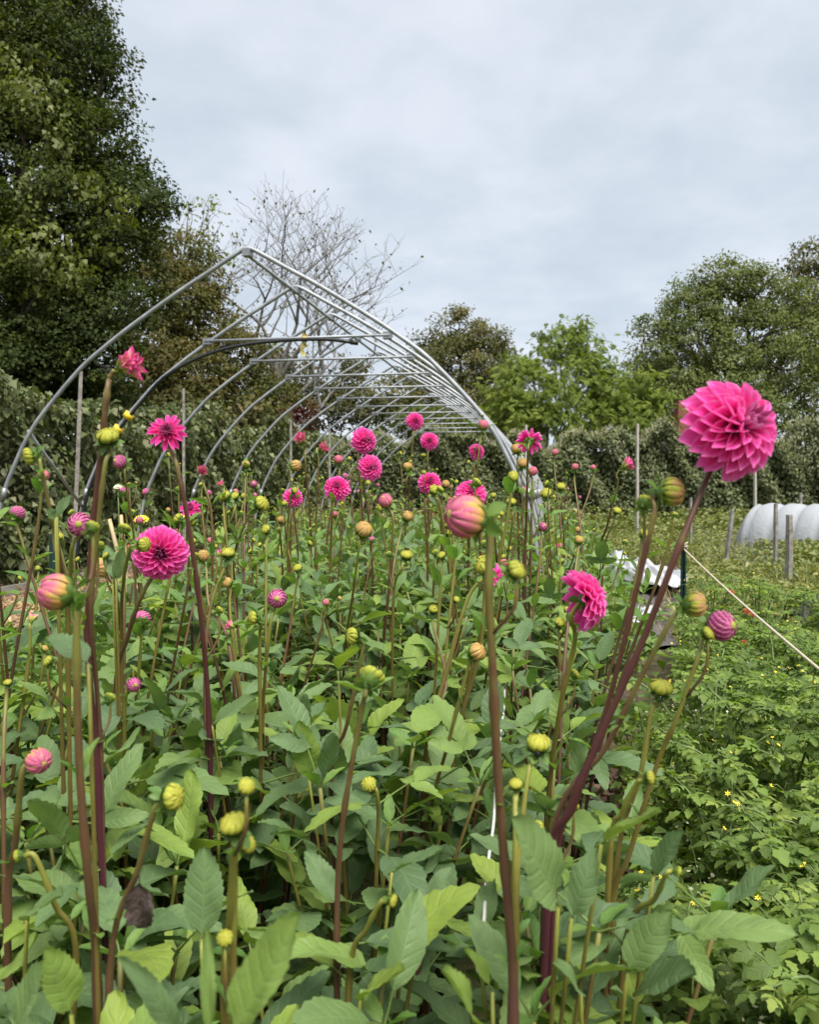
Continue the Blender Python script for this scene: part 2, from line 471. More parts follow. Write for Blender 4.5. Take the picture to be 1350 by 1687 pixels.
M['oflower'] = simple('orange_flower', (0.50, 0.075, 0.012), 0.6, noise=0.4, nscale=60)

# ------------------------------------------------------------------ ground
def ground_material():
    m, n, l, out = new_mat('garden_soil')
    tc = n.new('ShaderNodeTexCoord')
    a = N(n, 'ShaderNodeTexNoise', ins={'Scale': 0.35, 'Detail': 5.0}); l.new(tc.outputs['Object'], a.inputs['Vector'])
    b_ = N(n, 'ShaderNodeTexNoise', ins={'Scale': 14.0, 'Detail': 8.0, 'Roughness': 0.7}); l.new(tc.outputs['Object'], b_.inputs['Vector'])
    r1 = ramp(n, [(0.3, (0.045, 0.032, 0.022)), (0.5, (0.10, 0.075, 0.05)), (0.7, (0.19, 0.15, 0.10))]); l.new(b_.outputs['Fac'], r1.inputs[0])
    r2 = ramp(n, [(0.3, (0.06, 0.075, 0.025)), (0.7, (0.16, 0.16, 0.06))]); l.new(b_.outputs['Fac'], r2.inputs[0])
    f = ramp(n, [(0.42, (0, 0, 0)), (0.58, (1, 1, 1))]); l.new(a.outputs['Fac'], f.inputs[0])
    mc = N(n, 'ShaderNodeMix', data_type='RGBA'); l.new(f.outputs[0], mc.inputs['Factor']); l.new(r1.outputs[0], mc.inputs['A']); l.new(r2.outputs[0], mc.inputs['B'])
    p = N(n, 'ShaderNodeBsdfPrincipled', ins={'Roughness': 0.95, 'Specular IOR Level': 0.1})
    bp = N(n, 'ShaderNodeBump', ins={'Strength': 0.8, 'Distance': 0.05}); l.new(b_.outputs['Fac'], bp.inputs['Height'])
    l.new(mc.outputs['Result'], p.inputs['Base Color']); l.new(bp.outputs[0], p.inputs['Normal']); l.new(p.outputs[0], out.inputs[0])
    return m


def make_ground():
    # fine in the garden, wide beyond: one sheet
    xs = np.concatenate([np.linspace(-600, -20, 8)[:-1], np.linspace(-20, 24, 90), np.linspace(24, 600, 8)[1:]])
    ys = np.concatenate([np.linspace(-300, -3, 5)[:-1], np.linspace(-3, 34, 76), np.linspace(34, 900, 8)[1:]])
    X, Y = np.meshgrid(xs, ys, indexing='ij')
    Z = 0.018 * np.sin(X * 2.1 + 1.3 * np.sin(Y * 1.7)) * np.cos(Y * 2.6) - 0.02
    V = np.stack([X, Y, Z], -1).reshape(-1, 3)
    me = np_mesh('ground', V, gridF(len(xs), len(ys))[:, ::-1], None, None, ground_material())
    tag(link('ground', me), kind='structure')


make_ground()
HPSI = math.atan2(240, 1360)
AX = Vector((math.sin(HPSI), math.cos(HPSI), 0))       # the way the beds and the hoop house run
RT = Vector((math.cos(HPSI), -math.sin(HPSI), 0))


def chip_path():
    # wood-chip path along the hoop house's left side
    o = Vector((-1.27, 6.5, 0)) - RT * 3.42
    cs, w = [], 0.75
    G = Geo()
    pts = []
    for i in range(24):
        c = o + AX * (-3.5 + i * 0.9)
        for s in (-1, 1):
            p = c + RT * (s * w + 0.05 * math.sin(i * 1.7 + s))
            pts.append((p.x, p.y, 0.012))
    me = np_mesh('chip_path', pts, gridF(24, 2)[:, ::-1], None, None,
                 simple('wood_chip_bed', (0.42, 0.28, 0.15), 0.9, nscale=30, bump=0.8, col2=(0.16, 0.10, 0.055)))
    path = tag(link('chip_path', me), kind='structure')
    n = 9000
    t = rng.uniform(-3.4, 17, n); s = rng.uniform(-w, w, n)
    P = np.array(o)[None] + t[:, None] * np.array(AX) + s[:, None] * np.array(RT)
    P[:, 2] = 0.02 + rng.random(n) * 0.025
    T = (np.array([(-.5, -.5, 0), (.5, -.45, 0), (.42, .5, .15), (-.45, .42, .12)], dtype=float) * np.array([0.7, 1.2, 1]), np.array([[0, 1, 2, 3]]), np.array([(0, 0), (1, 0), (1, 1), (0, 1)], dtype=float))
    D = rng.normal(size=(n, 3)); D[:, 2] *= 0.25
    Nv = np.tile([0, 0, 1.0], (n, 1)) + rng.normal(size=(n, 3)) * 0.3
    cm = leafmat('wood_chip', [(0, (0.18, 0.10, 0.05)), (0.5, (0.42, 0.27, 0.13)), (1, (0.60, 0.45, 0.26))], 0, 0.9)
    c = link('wood_chips', scatter_mesh('wood_chips', P, D, Nv, rng.uniform(0.02, 0.05, n), T, cm), path)
    c['kind'] = 'stuff'
    # the board between the path and the hedge's straw
    b = Geo()
    e0 = o - RT * (w + 0.06)
    for i in range(7):
        c = e0 + AX * (-3.0 + i * 2.45)
        b2 = Geo(); b2.box((c.x, c.y, 0.06), (0.022, 1.2, 0.085), -HPSI + random.uniform(-.008, .008))
        t_ = tag(link('edging_board', b2.mesh('edging_board', M['board'], False)), 'grey weathered timber board edging the wood chip path', 'board', 'boards along the chip path')


chip_path()


# ------------------------------------------------------------------ hoop house frame
A1 = Vector((-1.267, 6.5, 0))
PROF = [(0.0, 3.2), (0.04, 3.19), (0.10, 3.16), (0.30, 3.045), (0.59, 2.88), (0.99, 2.63), (1.25, 2.45), (1.44, 2.30), (1.72, 2.01), (1.89, 1.80), (2.03, 1.55), (2.16, 1.25), (2.25, 0.85), (2.30, 0.4), (2.32, -0.05)]
PIPE = 0.018
SPACE = 1.22


def hoop_pts(i, side=None):
    o = A1 + AX * (SPACE * i)
    pts = []
    if side != 'R':
        pts += [o - RT * s + Vector((0, 0, z)) for s, z in PROF[::-1]]
    if side != 'L':
        pts += [o + RT * s + Vector((0, 0, z)) for s, z in PROF[(1 if side is None else 0):]]
    return pts


def hoop_house():
    root = empty('hoop_house', A1)
    tag(root, 'bare galvanised pipe frame of a pointed hoop house behind the dahlias', 'hoop house')
    inv = Vector(A1)

    def loc(ps): return [p - inv for p in ps]
    for i in range(12):
        g = Geo(); g.tube(loc(smooth_path(hoop_pts(i), 4)), PIPE, 8)
        h = link('hoop', g.mesh('hoop', M['steel']), root)
        # sleeves where the bow slips over its ground post
        for s in (-1, 1):
            o = A1 + AX * (SPACE * i)
            q = [o + RT * (s * 2.165) + Vector((0, 0, 1.22)), o + RT * (s * 2.135) + Vector((0, 0, 1.33))]
            g = Geo(); g.tube(loc(q), PIPE * 1.3, 8)
            link('sleeve', g.mesh('sleeve', M['clamp']), h)
    g = Geo(); a = A1 + Vector((0, 0, 3.15)); g.tube(loc([a - AX * 0.03, a + AX * 6.0, a + AX * (SPACE * 11 + 0.05)]), PIPE * 0.85, 8)
    link('ridge_purlin', g.mesh('ridge_purlin', M['steel']), root)
    zb, hb = 1.3 + 1.42, 0.87
    for i in range(1, 12):
        o = A1 + AX * (SPACE * i) + Vector((0, 0, zb))
        g = Geo(); g.tube(loc([o - RT * (hb + 0.02) - AX * .03, o + RT * (hb + 0.02) - AX * .03]), PIPE * 0.72, 8)
        b = link('cross_bar', g.mesh('cross_bar', M['steel']), root)
        for s in (-1, 1):
            c = o + RT * (s * hb) - inv
            g = Geo(); g.box((c.x, c.y, c.z), (0.04, 0.034, 0.03), -HPSI)
            link('clamp', g.mesh('clamp', M['clamp'], False), b)
    # clamp at each peak
    for i in range(12):
        c = A1 + AX * (SPACE * i) + Vector((0, 0, 3.165)) - inv
        g = Geo(); g.box((c.x, c.y, c.z), (0.032, 0.036, 0.028), -HPSI)
        link('peak_clamp', g.mesh('peak_clamp', M['clamp'], False), root)
    # wind braces at the near end
    for s in (-1, 1):
        p0 = A1 + RT * (s * 1.915) + Vector((0, 0, 1.80)); p1 = A1 + AX * (SPACE * 0.98) + RT * (s * 2.17) + Vector((0, 0, 1.15))
        g = Geo(); g.tube(loc([p0, p1]), PIPE * 0.75, 8)
        link('brace', g.mesh('brace', M['steel']), root)


hoop_house()


def pipes_and_ribbon():
    # black irrigation pipe bundled along the second bow, then leaving it for the cross bar
    h = hoop_pts(1, 'L')
    h = smooth_path(h, 5)
    off = RT * 0.05 - AX * 0.04
    run = [p + off for p in h if p.z < 2.22 and p.z > 0.15]
    o2 = A1 + AX * SPACE
    tail = [o2 - RT * 1.28 + Vector((0, 0, 2.38)), o2 - RT * 0.95 + Vector((0, 0, 2.55)), o2 - RT * 0.55 + Vector((0, 0, 2.655)), o2 - RT * 0.1 + Vector((0, 0, 2.692)), o2 + RT * 0.3 + Vector((0, 0, 2.69)), o2 + RT * 0.56 + Vector((0, 0, 2.655))]
    tail = [p - AX * 0.08 for p in tail]
    path = run[::3] + tail
    root = empty('irrigation_pipe', path[0])
    inv = Vector(path[0])
    tag(root, 'black plastic irrigation pipe taped along the second bow of the pipe frame', 'pipe')
    g = Geo(); g.tube([p - inv for p in smooth_path(path, 3)], 0.0165, 8)
    link('hose', g.mesh('hose', M['black']), root)
    g = Geo(); e = path[-1] - inv; d = (path[-1] - path[-2]).normalized(); g.tube([e - d * 0.02, e + d * 0.05], 0.023, 8)
    link('end_cap', g.mesh('end_cap', M['black']), root)
    for k in (0.80, 0.90):
        q = [p for p in h if p.z < 2.25 and p.z > 0.15]
        i = int(k * (len(q) - 1))
        a, b = q[i], q[i] + (q[i + 1] - q[i]).normalized() * 0.055
        g = Geo(); g.tube([a + off * 0.5 - inv, b + off * 0.5 - inv], 0.049, 12)
        link('tape_band', g.mesh('tape_band', M['yellow']), root)
    # ribbon knotted over the first cross bar
    c = o2 + RT * 0.085 + Vector((0, 0, 2.72)) - AX * 0.03
    g = Geo()
    for k, (dx, ln) in enumerate(((0.0, 0.20), (0.018, 0.13))):
        P = []
        for i in range(9):
            t = i / 8
            cc = c + RT * (dx + 0.012 * math.sin(t * 7 + k)) + AX * (-0.03 + 0.01 * math.sin(t * 9)) + Vector((0, 0, 0.03 - ln * t))
            w = RT * (0.014 * (1 - 0.3 * math.sin(t * 5 + k)))
            P += [cc - w, cc + w]
        g.add([tuple(p) for p in P], gridF(9, 2))
    g.tube([c + RT * -0.02, c + RT * 0.03], 0.026, 8)
    tag(link('ribbon', g.mesh('ribbon', M['ribbon'])), 'pale yellow ribbon tied over the first cross bar', 'ribbon')


pipes_and_ribbon()

# ------------------------------------------------------------------ leaf templates
def leaf_tmpl(W=0.3, st=5, fold=0.25, curl=0.15, serr=0.0, across=3, peak=0.45):
    """simple leaf of length 1 from the origin along +Y"""
    V, U = [], []
    js = np.linspace(-1, 1, across)
    for i in range(st):
        t = i / (st - 1)
        p = t ** (math.log(0.5) / math.log(peak))
        w = W * max(math.sin(PI * p), 0.0) ** 0.8
        if 0 < i < st - 1:
            w *= 1 + serr * (1 if i % 2 else -1)
        for j in js:
            V.append((w * j, t, fold * w * abs(j) - curl * t * t + 0.02 * math.sin(6 * t + 3 * j)))
            U.append(((j + 1) / 2, t))
    return np.array(V), gridF(st, across), np.array(U)


T_SIMPLE = leaf_tmpl(0.30, 3, 0.3, 0.2, 0, 3)
T_BROAD = leaf_tmpl(0.42, 4, 0.25, 0.25, 0, 3)
T_SIMPLE4 = leaf_tmpl(0.34, 3, 0.3, 0.25, 0, 3, 0.42)
def fold_leaf(W, fold=0.12, tip=-0.2):
    return np.array([(0, 0, 0), (W, 0.42, fold), (0, 1, tip), (-W, 0.42, fold)], dtype=float), np.array([[0, 1, 2, 3]]), np.array([(0.5, 0), (1, 0.42), (0.5, 1), (0, 0.42)], dtype=float)


T_QUAD = fold_leaf(0.34)
T_QUADW = fold_leaf(0.42, 0.14, -0.25)
T_NARROW = leaf_tmpl(0.15, 3, 0.2, 0.35, 0, 3)


def compound(n=5, W=0.3, L=0.34, droop=0.2, st=4, tip=0.42, rach=0.015, cheap=False):
    """pinnate leaf of total length 1: rachis and n pairs of leaflets and one at the tip"""
    g = Geo()
    lt = leaf_tmpl(W, st, 0.25, 0.25, 0.18 if st >= 5 else 0, 3)
    if cheap:
        lt = fold_leaf(W)
    zc = lambda t: -droop * t * t
    end = 1 - tip * 0.75
    pts = [(0, t, zc(t)) for t in np.linspace(0, end, 4)]
    V = np.array([(sx * rach, p[1], p[2]) for p in pts for sx in (-1, 1)])
    g.add(V, gridF(4, 2), np.tile([0.5, -0.5], (8, 1)))
    for i in range(n):
        t = 0.25 + (end - 0.3) * i / max(n - 1, 1)
        for s in (-1, 1):
            sz = L * (0.75 + 0.4 * math.sin(PI * (i + 0.7) / n))
            m = frame((s * 0.9, 0.45, -0.15), (0, 0, 1), (0, t, zc(t)), sz)
            VV = np.array([tuple(m @ Vector(v)) for v in lt[0]])
            g.add(VV, lt[1], lt[2])
    m = frame((0, 1, -0.35), (0, 0, 1), (0, end, zc(end)), tip)
    g.add(np.array([tuple(m @ Vector(v)) for v in lt[0]]), lt[1], lt[2])
    return np.concatenate(g.V), np.concatenate(g.F), np.concatenate(g.U)


T_PINN = compound(8, 0.20, 0.27, 0.40, 3, 0.20, 0.012, True)

# ------------------------------------------------------------------ trees
TL = {}
TL['dark'] = leafmat('dark_tree_leaf', [(0, (0.020, 0.030, 0.008)), (0.5, (0.044, 0.062, 0.014)), (0.85, (0.078, 0.100, 0.020)), (1, (0.12, 0.12, 0.028))], 0.3, 0.7, spec=0.15, patch=0.35, patchscale=0.45)
TL['brown'] = leafmat('autumn_tree_leaf', [(0, (0.060, 0.070, 0.024)), (0.4, (0.100, 0.105, 0.034)), (0.75, (0.160, 0.120, 0.040)), (1, (0.10, 0.145, 0.035))], 0.3, 0.7, spec=0.15, patch=0.4, patchscale=0.4)
TL['olive'] = leafmat('olive_tree_leaf', [(0, (0.070, 0.080, 0.032)), (0.5, (0.120, 0.120, 0.048)), (1, (0.190, 0.155, 0.070))], 0.3, 0.7, spec=0.15, patch=0.35, patchscale=0.3)
TL['bright'] = leafmat('sumac_leaf', [(0, (0.105, 0.145, 0.028)), (0.5, (0.155, 0.205, 0.038)), (1, (0.220, 0.265, 0.050))], 0.36, 0.65, spec=0.15, patch=0.3, patchscale=0.4)
TL['mid'] = leafmat('ash_tree_leaf', [(0, (0.080, 0.105, 0.034)), (0.5, (0.130, 0.158, 0.050)), (1, (0.190, 0.210, 0.072))], 0.3, 0.7, spec=0.15, patch=0.35, patchscale=0.3)
TL['red'] = leafmat('red_shrub_leaf', [(0, (0.07, 0.018, 0.020)), (0.6, (0.13, 0.035, 0.035)), (1, (0.10, 0.07, 0.03))], 0.2, 0.6)
TL['vine'] = leafmat('vine_leaf', [(0, (0.055, 0.070, 0.026)), (0.45, (0.115, 0.145, 0.050)), (0.8, (0.185, 0.215, 0.090)), (1, (0.30, 0.29, 0.17))], 0.25, 0.6, patch=0.35, patchscale=0.8)
TL['hedge'] = leafmat('hedge_leaf', [(0, (0.065, 0.085, 0.032)), (0.5, (0.120, 0.145, 0.055)), (1, (0.20, 0.21, 0.095))], 0.22, 0.6, patch=0.55, patchscale=1.1)
TL['blossom'] = leafmat('hedge_blossom', [(0, (0.22, 0.23, 0.12)), (1, (0.40, 0.38, 0.25))], 0.2, 0.8)
TL['gvine'] = leafmat('climbing_vine_leaf', [(0, (0.075, 0.095, 0.014)), (1, (0.155, 0.175, 0.028))], 0.3, 0.55)


def clump_points(cl, n_sub, n_leaf, sub_r, flat=0.8):
    """leaves in small sprays spread over each clump's outside: returns points, outward normals, spray values"""
    P, O, R = [], [], []
    for c, r in cl:
        c = np.array(c)
        k = max(4, int(n_sub * r * r))
        d = rng.normal(size=(k, 3)); d /= np.linalg.norm(d, axis=1, keepdims=True)
        rad = r * (0.45 + 0.58 * rng.random(k) ** 0.55)
        S = c + d * rad[:, None] * np.array([1, 1, flat])
        m = n_leaf
        q = rng.normal(size=(k, m, 3)); q *= (rng.random((k, m, 1)) ** 0.5) / np.linalg.norm(q, axis=2, keepdims=True)
        sr = sub_r * rng.uniform(0.6, 1.35, (k, 1, 1))
        L = S[:, None] + q * sr * np.array([1, 1, 0.6])
        o = d[:, None] * 0.6 + q * 0.5 + np.array([0, 0, 0.65])
        v = np.repeat(np.clip(rng.normal(0.5, 0.2, k), 0, 1), m) * 0.85 + rng.random(k * m) * 0.15
        P.append(L.reshape(-1, 3)); O.append(o.reshape(-1, 3)); R.append(v)
    return np.concatenate(P), np.concatenate(O), np.concatenate(R)


def crown_mesh(name, cl, mat, leaf, tmpl, n_sub=40, n_leaf=14, sub_r=0.45, droop=0.3, flat=0.8):
    P, O, R = clump_points(cl, n_sub, n_leaf, sub_r, flat)
    n = len(P)
    D = np.stack([O[:, 0], O[:, 1], np.full(n, -droop)], 1) + rng.normal(size=(n, 3)) * 0.55
    Nv = O * 1.3 + rng.normal(size=(n, 3)) * 0.28
    return scatter_mesh(name, P, D, Nv, leaf * rng.uniform(0.65, 1.3, n), tmpl, mat, R)


def limb(a, b, r0, r1, wob=0.12, n=5):
    a, b = Vector(a), Vector(b)
    L = (b - a).length
    pts = [a.lerp(b, i / n) + Vector((random.uniform(-1, 1), random.uniform(-1, 1), random.uniform(-.4, .6))) * (wob * L * 0.5 * math.sin(PI * i / n)) for i in range(n + 1)]
    return pts, np.linspace(r0, r1, n + 1)


def tree(name, label, base, fork_z, clumps, mat, leaf, tmpl, r0=0.25, n_sub=40, n_leaf=14, sub_r=0.45, group=None, bark='bark', droop=0.3, flat=0.8, vines=None, cat='tree', sides=7):
    """clumps: list of (px,py,D,rpx) in the picture's measure, turned into metres at their own distance"""
    cl = [(at(px, py, D), r * D / F) for px, py, D, r in clumps]
    base = Vector(base)
    root = empty(name, base)
    tag(root, label, cat, group)
    g = Geo()
    top = base + Vector((random.uniform(-.3, .3), random.uniform(-.2, .2), fork_z))
    pts, rr = limb(base - Vector((0, 0, 0.15)), top, r0, r0 * 0.7, 0.06)
    g.tube([p - base for p in pts], rr, sides)
    for c, r in cl:
        k = min(1.0, max(0.0, (c.z - base.z) * 0.45 / max(fork_z, 0.1)))
        s = (base.lerp(top, k if c.z < top.z * 1.6 else 1.0))
        pts, rr = limb(s, c, r0 * 0.42, r0 * 0.10, 0.18)
        g.tube([p - base for p in pts], rr, 5)
        for _ in range(6):
            d = Vector((random.gauss(0, 1), random.gauss(0, 1), random.gauss(0.2, 0.8))).normalized()
            pts2, rr2 = limb(pts[random.choice((3, 4, 5))], c + d * r * 0.85, r0 * 0.12, r0 * 0.03, 0.2, 4)
            g.tube([p - base for p in pts2], rr2, 4, cap=False)
    link('trunk', g.mesh('trunk', M[bark]), root)
    cr = link('crown', crown_mesh('crown', [(c - base, r) for c, r in cl], mat, leaf, tmpl, n_sub, n_leaf, sub_r, droop, flat), root)
    if vines:
        cl2 = [(at(px, py, D) - base, r * D / F) for px, py, D, r in vines]
        link('climbing_vine', crown_mesh('climbing_vine', cl2, TL['gvine'], leaf * 1.15, T_QUADW, n_sub * 0.7, n_leaf, sub_r, 0.9, 1.6), root)
    return root


def all_trees():
    tree('vine_clad_tree', 'huge dark green tree hung with climbing vines above the overgrown fence', at(30, 860, 17) * Vector((1, 1, 0)) if False else (-8.0, 17.0, 0), 5.0,
         [(70, -130, 17.5, 110), (40, 20, 17.5, 125), (120, 30, 17, 68), (150, 90, 16.5, 62), (60, 130, 16.5, 120), (160, 165, 16.5, 52), (150, 230, 16, 78), (40, 270, 16, 140), (200, 285, 16, 52),
          (215, 335, 15.8, 72), (110, 370, 15.5, 120), (250, 330, 16, 38), (-60, 420, 15.5, 150), (60, 490, 15, 120), (190, 410, 15.5, 75), (170, 500, 15, 85), (40, 600, 14.6, 110), (150, 590, 14.8, 85), (-110, 150, 17, 190), (-120, 600, 15, 120), (-50, -40, 18, 160)],
         TL['dark'], 0.085, T_QUAD, 0.42, n_sub=62, n_leaf=64, sub_r=0.40,
         vines=[(60, 150, 15.2, 40), (85, 220, 15.0, 34), (40, 330, 14.6, 42), (120, 420, 14.2, 36), (60, 430, 14.0, 40), (30, 120, 15.4, 40), (130, 310, 14.6, 30), (180, 370, 14.5, 30)])
    tree('autumn_tree', 'broad brown and olive leaved tree between vine clad tree and bare tree', (-6.6, 23, 0), 3.4,
         [(285, 420, 22, 62), (255, 480, 21.5, 80), (330, 470, 22, 48), (330, 540, 22, 72), (250, 570, 21, 80), (390, 590, 22, 62), (310, 620, 21, 78), (420, 640, 22.5, 50), (230, 640, 20.5, 70), (350, 660, 21.5, 60), (460, 650, 23, 38)],
         TL['brown'], 0.105, T_QUAD, 0.24, n_sub=55, n_leaf=48, sub_r=0.42)
    tree('young_tree', 'thin tree with sparse yellowing leaves rising above the autumn tree', (-7.2, 25, 0), 4.2,
         [(310, 350, 25, 36), (345, 345, 25, 30), (355, 385, 25, 32), (320, 390, 25, 34), (365, 430, 25, 25), (335, 420, 25, 28)],
         TL['bright'], 0.15, T_SIMPLE, 0.14, n_sub=14, n_leaf=9, sub_r=0.36, bark='palebark')
    tree('round_tree', 'round crowned brown green tree seen over the arch of the hoop house', (3.0, 46, 0), 6.0,
         [(755, 545, 46, 46), (715, 575, 46, 42), (800, 560, 46, 38), (825, 590, 46, 28), (760, 600, 45, 58), (700, 620, 45, 45), (810, 620, 45, 42), (750, 660, 44, 62), (690, 670, 44, 45), (820, 670, 44, 40)],
         TL['olive'], 0.17, T_QUAD, 0.40, n_sub=18, n_leaf=56, sub_r=0.70)
    for nm, lb, b, cl in (
        ('sumac_tree', 'feathery green tree of drooping leaflets directly behind the hoop house end', (4.6, 30, 0),
         [(850, 610, 30, 38), (880, 600, 30, 32), (840, 650, 29.5, 42), (890, 650, 29.5, 48), (860, 690, 29, 48), (910, 690, 29, 45), (815, 680, 29, 32)]),
        ('sumac_tree', 'tallest feathery green tree with a pointed top behind the pale hedge', (6.2, 32, 0),
         [(945, 545, 32, 28), (925, 575, 32, 38), (965, 575, 32, 36), (985, 605, 31.5, 34), (950, 625, 31, 50), (1000, 645, 31, 42), (960, 680, 30.5, 52), (900, 555, 33, 18)]),
        ('sumac_tree', 'low yellowish feathery tree leaning beside the big dark ash', (9.4, 31, 0),
         [(1045, 630, 31, 32), (1025, 665, 31, 38), (1065, 660, 30.5, 36), (1030, 700, 30, 40), (1075, 690, 30, 30)])):
        tree(nm, lb, b, 2.6, cl, TL['bright'], 0.30, T_PINN, 0.13, n_sub=34, n_leaf=13, sub_r=0.45, droop=0.15, flat=0.75)
    tree('ash_tree', 'big dense grey green tree behind the big pink bloom', (14.6, 38, 0), 5.0,
         [(1180, 450, 38, 36), (1215, 465, 38, 40), (1135, 500, 38, 46), (1190, 510, 38, 58), (1250, 480, 38, 46), (1090, 540, 38, 44), (1150, 570, 37.5, 66), (1240, 560, 37.5, 70), (1290, 510, 38.5, 48), (1085, 600, 37.5, 48),
          (1190, 640, 37, 74), (1290, 610, 37, 70), (1110, 660, 37, 52), (1330, 560, 38, 55), (1060, 650, 37, 40), (1120, 610, 37.5, 50), (1330, 500, 38, 45), (1350, 650, 37, 70), (1260, 680, 36.5, 62), (1390, 580, 38, 70), (1170, 700, 36.5, 45)],
         TL['mid'], 0.14, T_QUAD, 0.46, n_sub=21, n_leaf=56, sub_r=0.62)
    tree('hawthorn_tree', 'plain green lower tree filling in behind the feathery trees', (12.5, 44, 0), 3.5,
         [(1010, 640, 44, 34), (1060, 640, 44, 34), (1100, 620, 44, 34), (1040, 680, 43, 42), (1110, 680, 43, 40), (980, 690, 43, 36)], TL['mid'], 0.17, T_QUAD, 0.3, n_sub=18, n_leaf=40, sub_r=0.6)
    tree('airy_tree', 'taller airy tree with brownish sparse leaves over the grey green tree', (18.5, 42, 0), 8.0,
         [(1325, 430, 42, 34), (1350, 420, 42, 34), (1300, 455, 42, 24), (1345, 470, 42, 38), (1320, 500, 42, 30), (1390, 440, 42, 40)],
         TL['olive'], 0.18, T_QUAD, 0.26, n_sub=14, n_leaf=28, sub_r=0.6, bark='palebark')
    tree('russet_tree', 'small russet tree between the feathery trees and the grey green tree', (11.2, 40, 0), 5.0,
         [(1062, 575, 40, 26), (1050, 605, 40, 22), (1075, 615, 40, 24)], TL['brown'], 0.28, T_SIMPLE, 0.2, n_sub=7, n_leaf=10, sub_r=0.6)
    # shrubs under the bare tree
    for lb, b, cl, mt in (
        ('dark understory bush filling the gap between vine fence and great tree', (-9.0, 15.5, 0), [(-20, 640, 15, 90), (60, 650, 15, 70), (130, 650, 15.5, 65), (190, 650, 16, 60), (100, 600, 15.8, 60)], TL['dark']),
        ('olive bush under the autumn tree behind the vine fence', (-6.4, 20, 0), [(250, 670, 20, 60), (310, 680, 20, 55), (370, 680, 20.5, 52), (430, 690, 21, 45)], TL['olive']),
        ('dark leafed bush seen through the middle of the hoops', (-1.6, 29, 0), [(560, 640, 29, 48), (600, 670, 28.5, 48), (540, 680, 28.5, 42), (640, 650, 29, 42), (590, 610, 29.5, 28)], TL['olive']),
        ('dim green bush behind the far end of the hoop house', (0.9, 33, 0), [(690, 690, 33, 40), (740, 700, 32, 40), (660, 690, 33, 40), (790, 695, 32, 35)], TL['mid']),
        ('dark red leaved shrub showing between the left bows', (-4.4, 25, 0), [(450, 670, 25, 38), (420, 690, 24.5, 30), (480, 690, 24.5, 34)], TL['red']),
        ('brown tangled bush under the bare tree', (-3.6, 30, 0), [(490, 620, 30, 42), (450, 600, 30, 35), (500, 660, 29.5, 40), (440, 660, 30, 42)], TL['brown'])):
        tree('bush', lb, b, 0.8, cl, mt, 0.14, T_QUAD, 0.09, n_sub=34, n_leaf=34, sub_r=0.45, cat='bush')


all_trees()


def bare_tree(name, label, base, height, spread, seed, leafn=500, levels=6, r0=0.17):
    rd = random.Random(seed)
    root = empty(name, base)
    tag(root, label, 'tree')
    g = Geo()
    tips = []

    def grow(p, d, L, r, lv):
        n = 4
        pts = [p]
        q = Vector(p); dd = Vector(d)
        for i in range(n):
            dd = (dd + Vector((rd.gauss(0, .11), rd.gauss(0, .11), rd.gauss(0.045, .06)))).normalized()
            q = q + dd * (L / n)
            pts.append(Vector(q))
        g.tube(pts, np.linspace(r, r * 0.62, n + 1), 6 if lv < 2 else (4 if lv < 4 else 3), cap=False)
        if lv >= levels:
            tips.append(q); return
        kids = 2 if rd.random() < 0.4 else 3
        for k in range(kids):
            a = rd.uniform(0, 2 * PI)
            s = rd.uniform(0.45, 0.95) * (0.8 if lv < 1 else 1) * spread
            nd = (dd + Vector((math.cos(a), math.sin(a) * 0.9, rd.uniform(-0.15, 0.25))) * s).normalized()
            grow(pts[-1] if k < 2 else pts[rd.choice((2, 3))], nd, L * rd.uniform(0.66, 0.88), max(r * 0.62 * rd.uniform(.8, 1.1), 0.0065), lv + 1)
        if lv >= 1 and rd.random() < 0.6:
            a = rd.uniform(0, 2 * PI)
            nd = (dd * 0.5 + Vector((math.cos(a), math.sin(a), 0.2))).normalized()
            grow(pts[2], nd, L * 0.55, max(r * 0.35, 0.0065), max(lv + 2, levels - 2))
    g_h = height * 0.30
    tr = [Vector((0.05 * math.sin(k), 0.04 * math.cos(k * 1.3), -0.1 + k * 1.04)) for k in range(6)]
    g.tube(tr, np.linspace(r0 * 1.15, r0 * 0.8, 6), 8)
    for ang, k, ln in ((-58, 3, 3.0), (-34, 5, 3.1), (-12, 5, 3.2), (8, 5, 3.3), (30, 5, 3.4), (54, 4, 3.4), (70, 3, 3.2)):
        a_ = math.radians(ang)
        grow(tr[k], Vector((math.sin(a_), rd.uniform(-.35, .35), math.cos(a_))).normalized(), ln * height / 12, r0 * rd.uniform(.36, .5), 1)
    link('trunk', g.mesh('trunk', M['palebark']), root)
    T = np.array([tuple(t) for t in tips])
    idx = rng.integers(0, len(T), leafn)
    P = T[idx] + rng.normal(size=(leafn, 3)) * 0.12
    D = rng.normal(size=(leafn, 3)); D[:, 2] -= 0.5
    link('crown', scatter_mesh('crown', P, D, rng.normal(size=(leafn, 3)), rng.uniform(0.09, 0.16, leafn), T_SIMPLE, TL['olive']), root)
    return T


bare_tree('bare_tree', 'nearly leafless pale branching tree behind the peak of the hoop house', (-4.35, 28, 0), 7.0, 1.45, 9, 420, 6, 0.22)

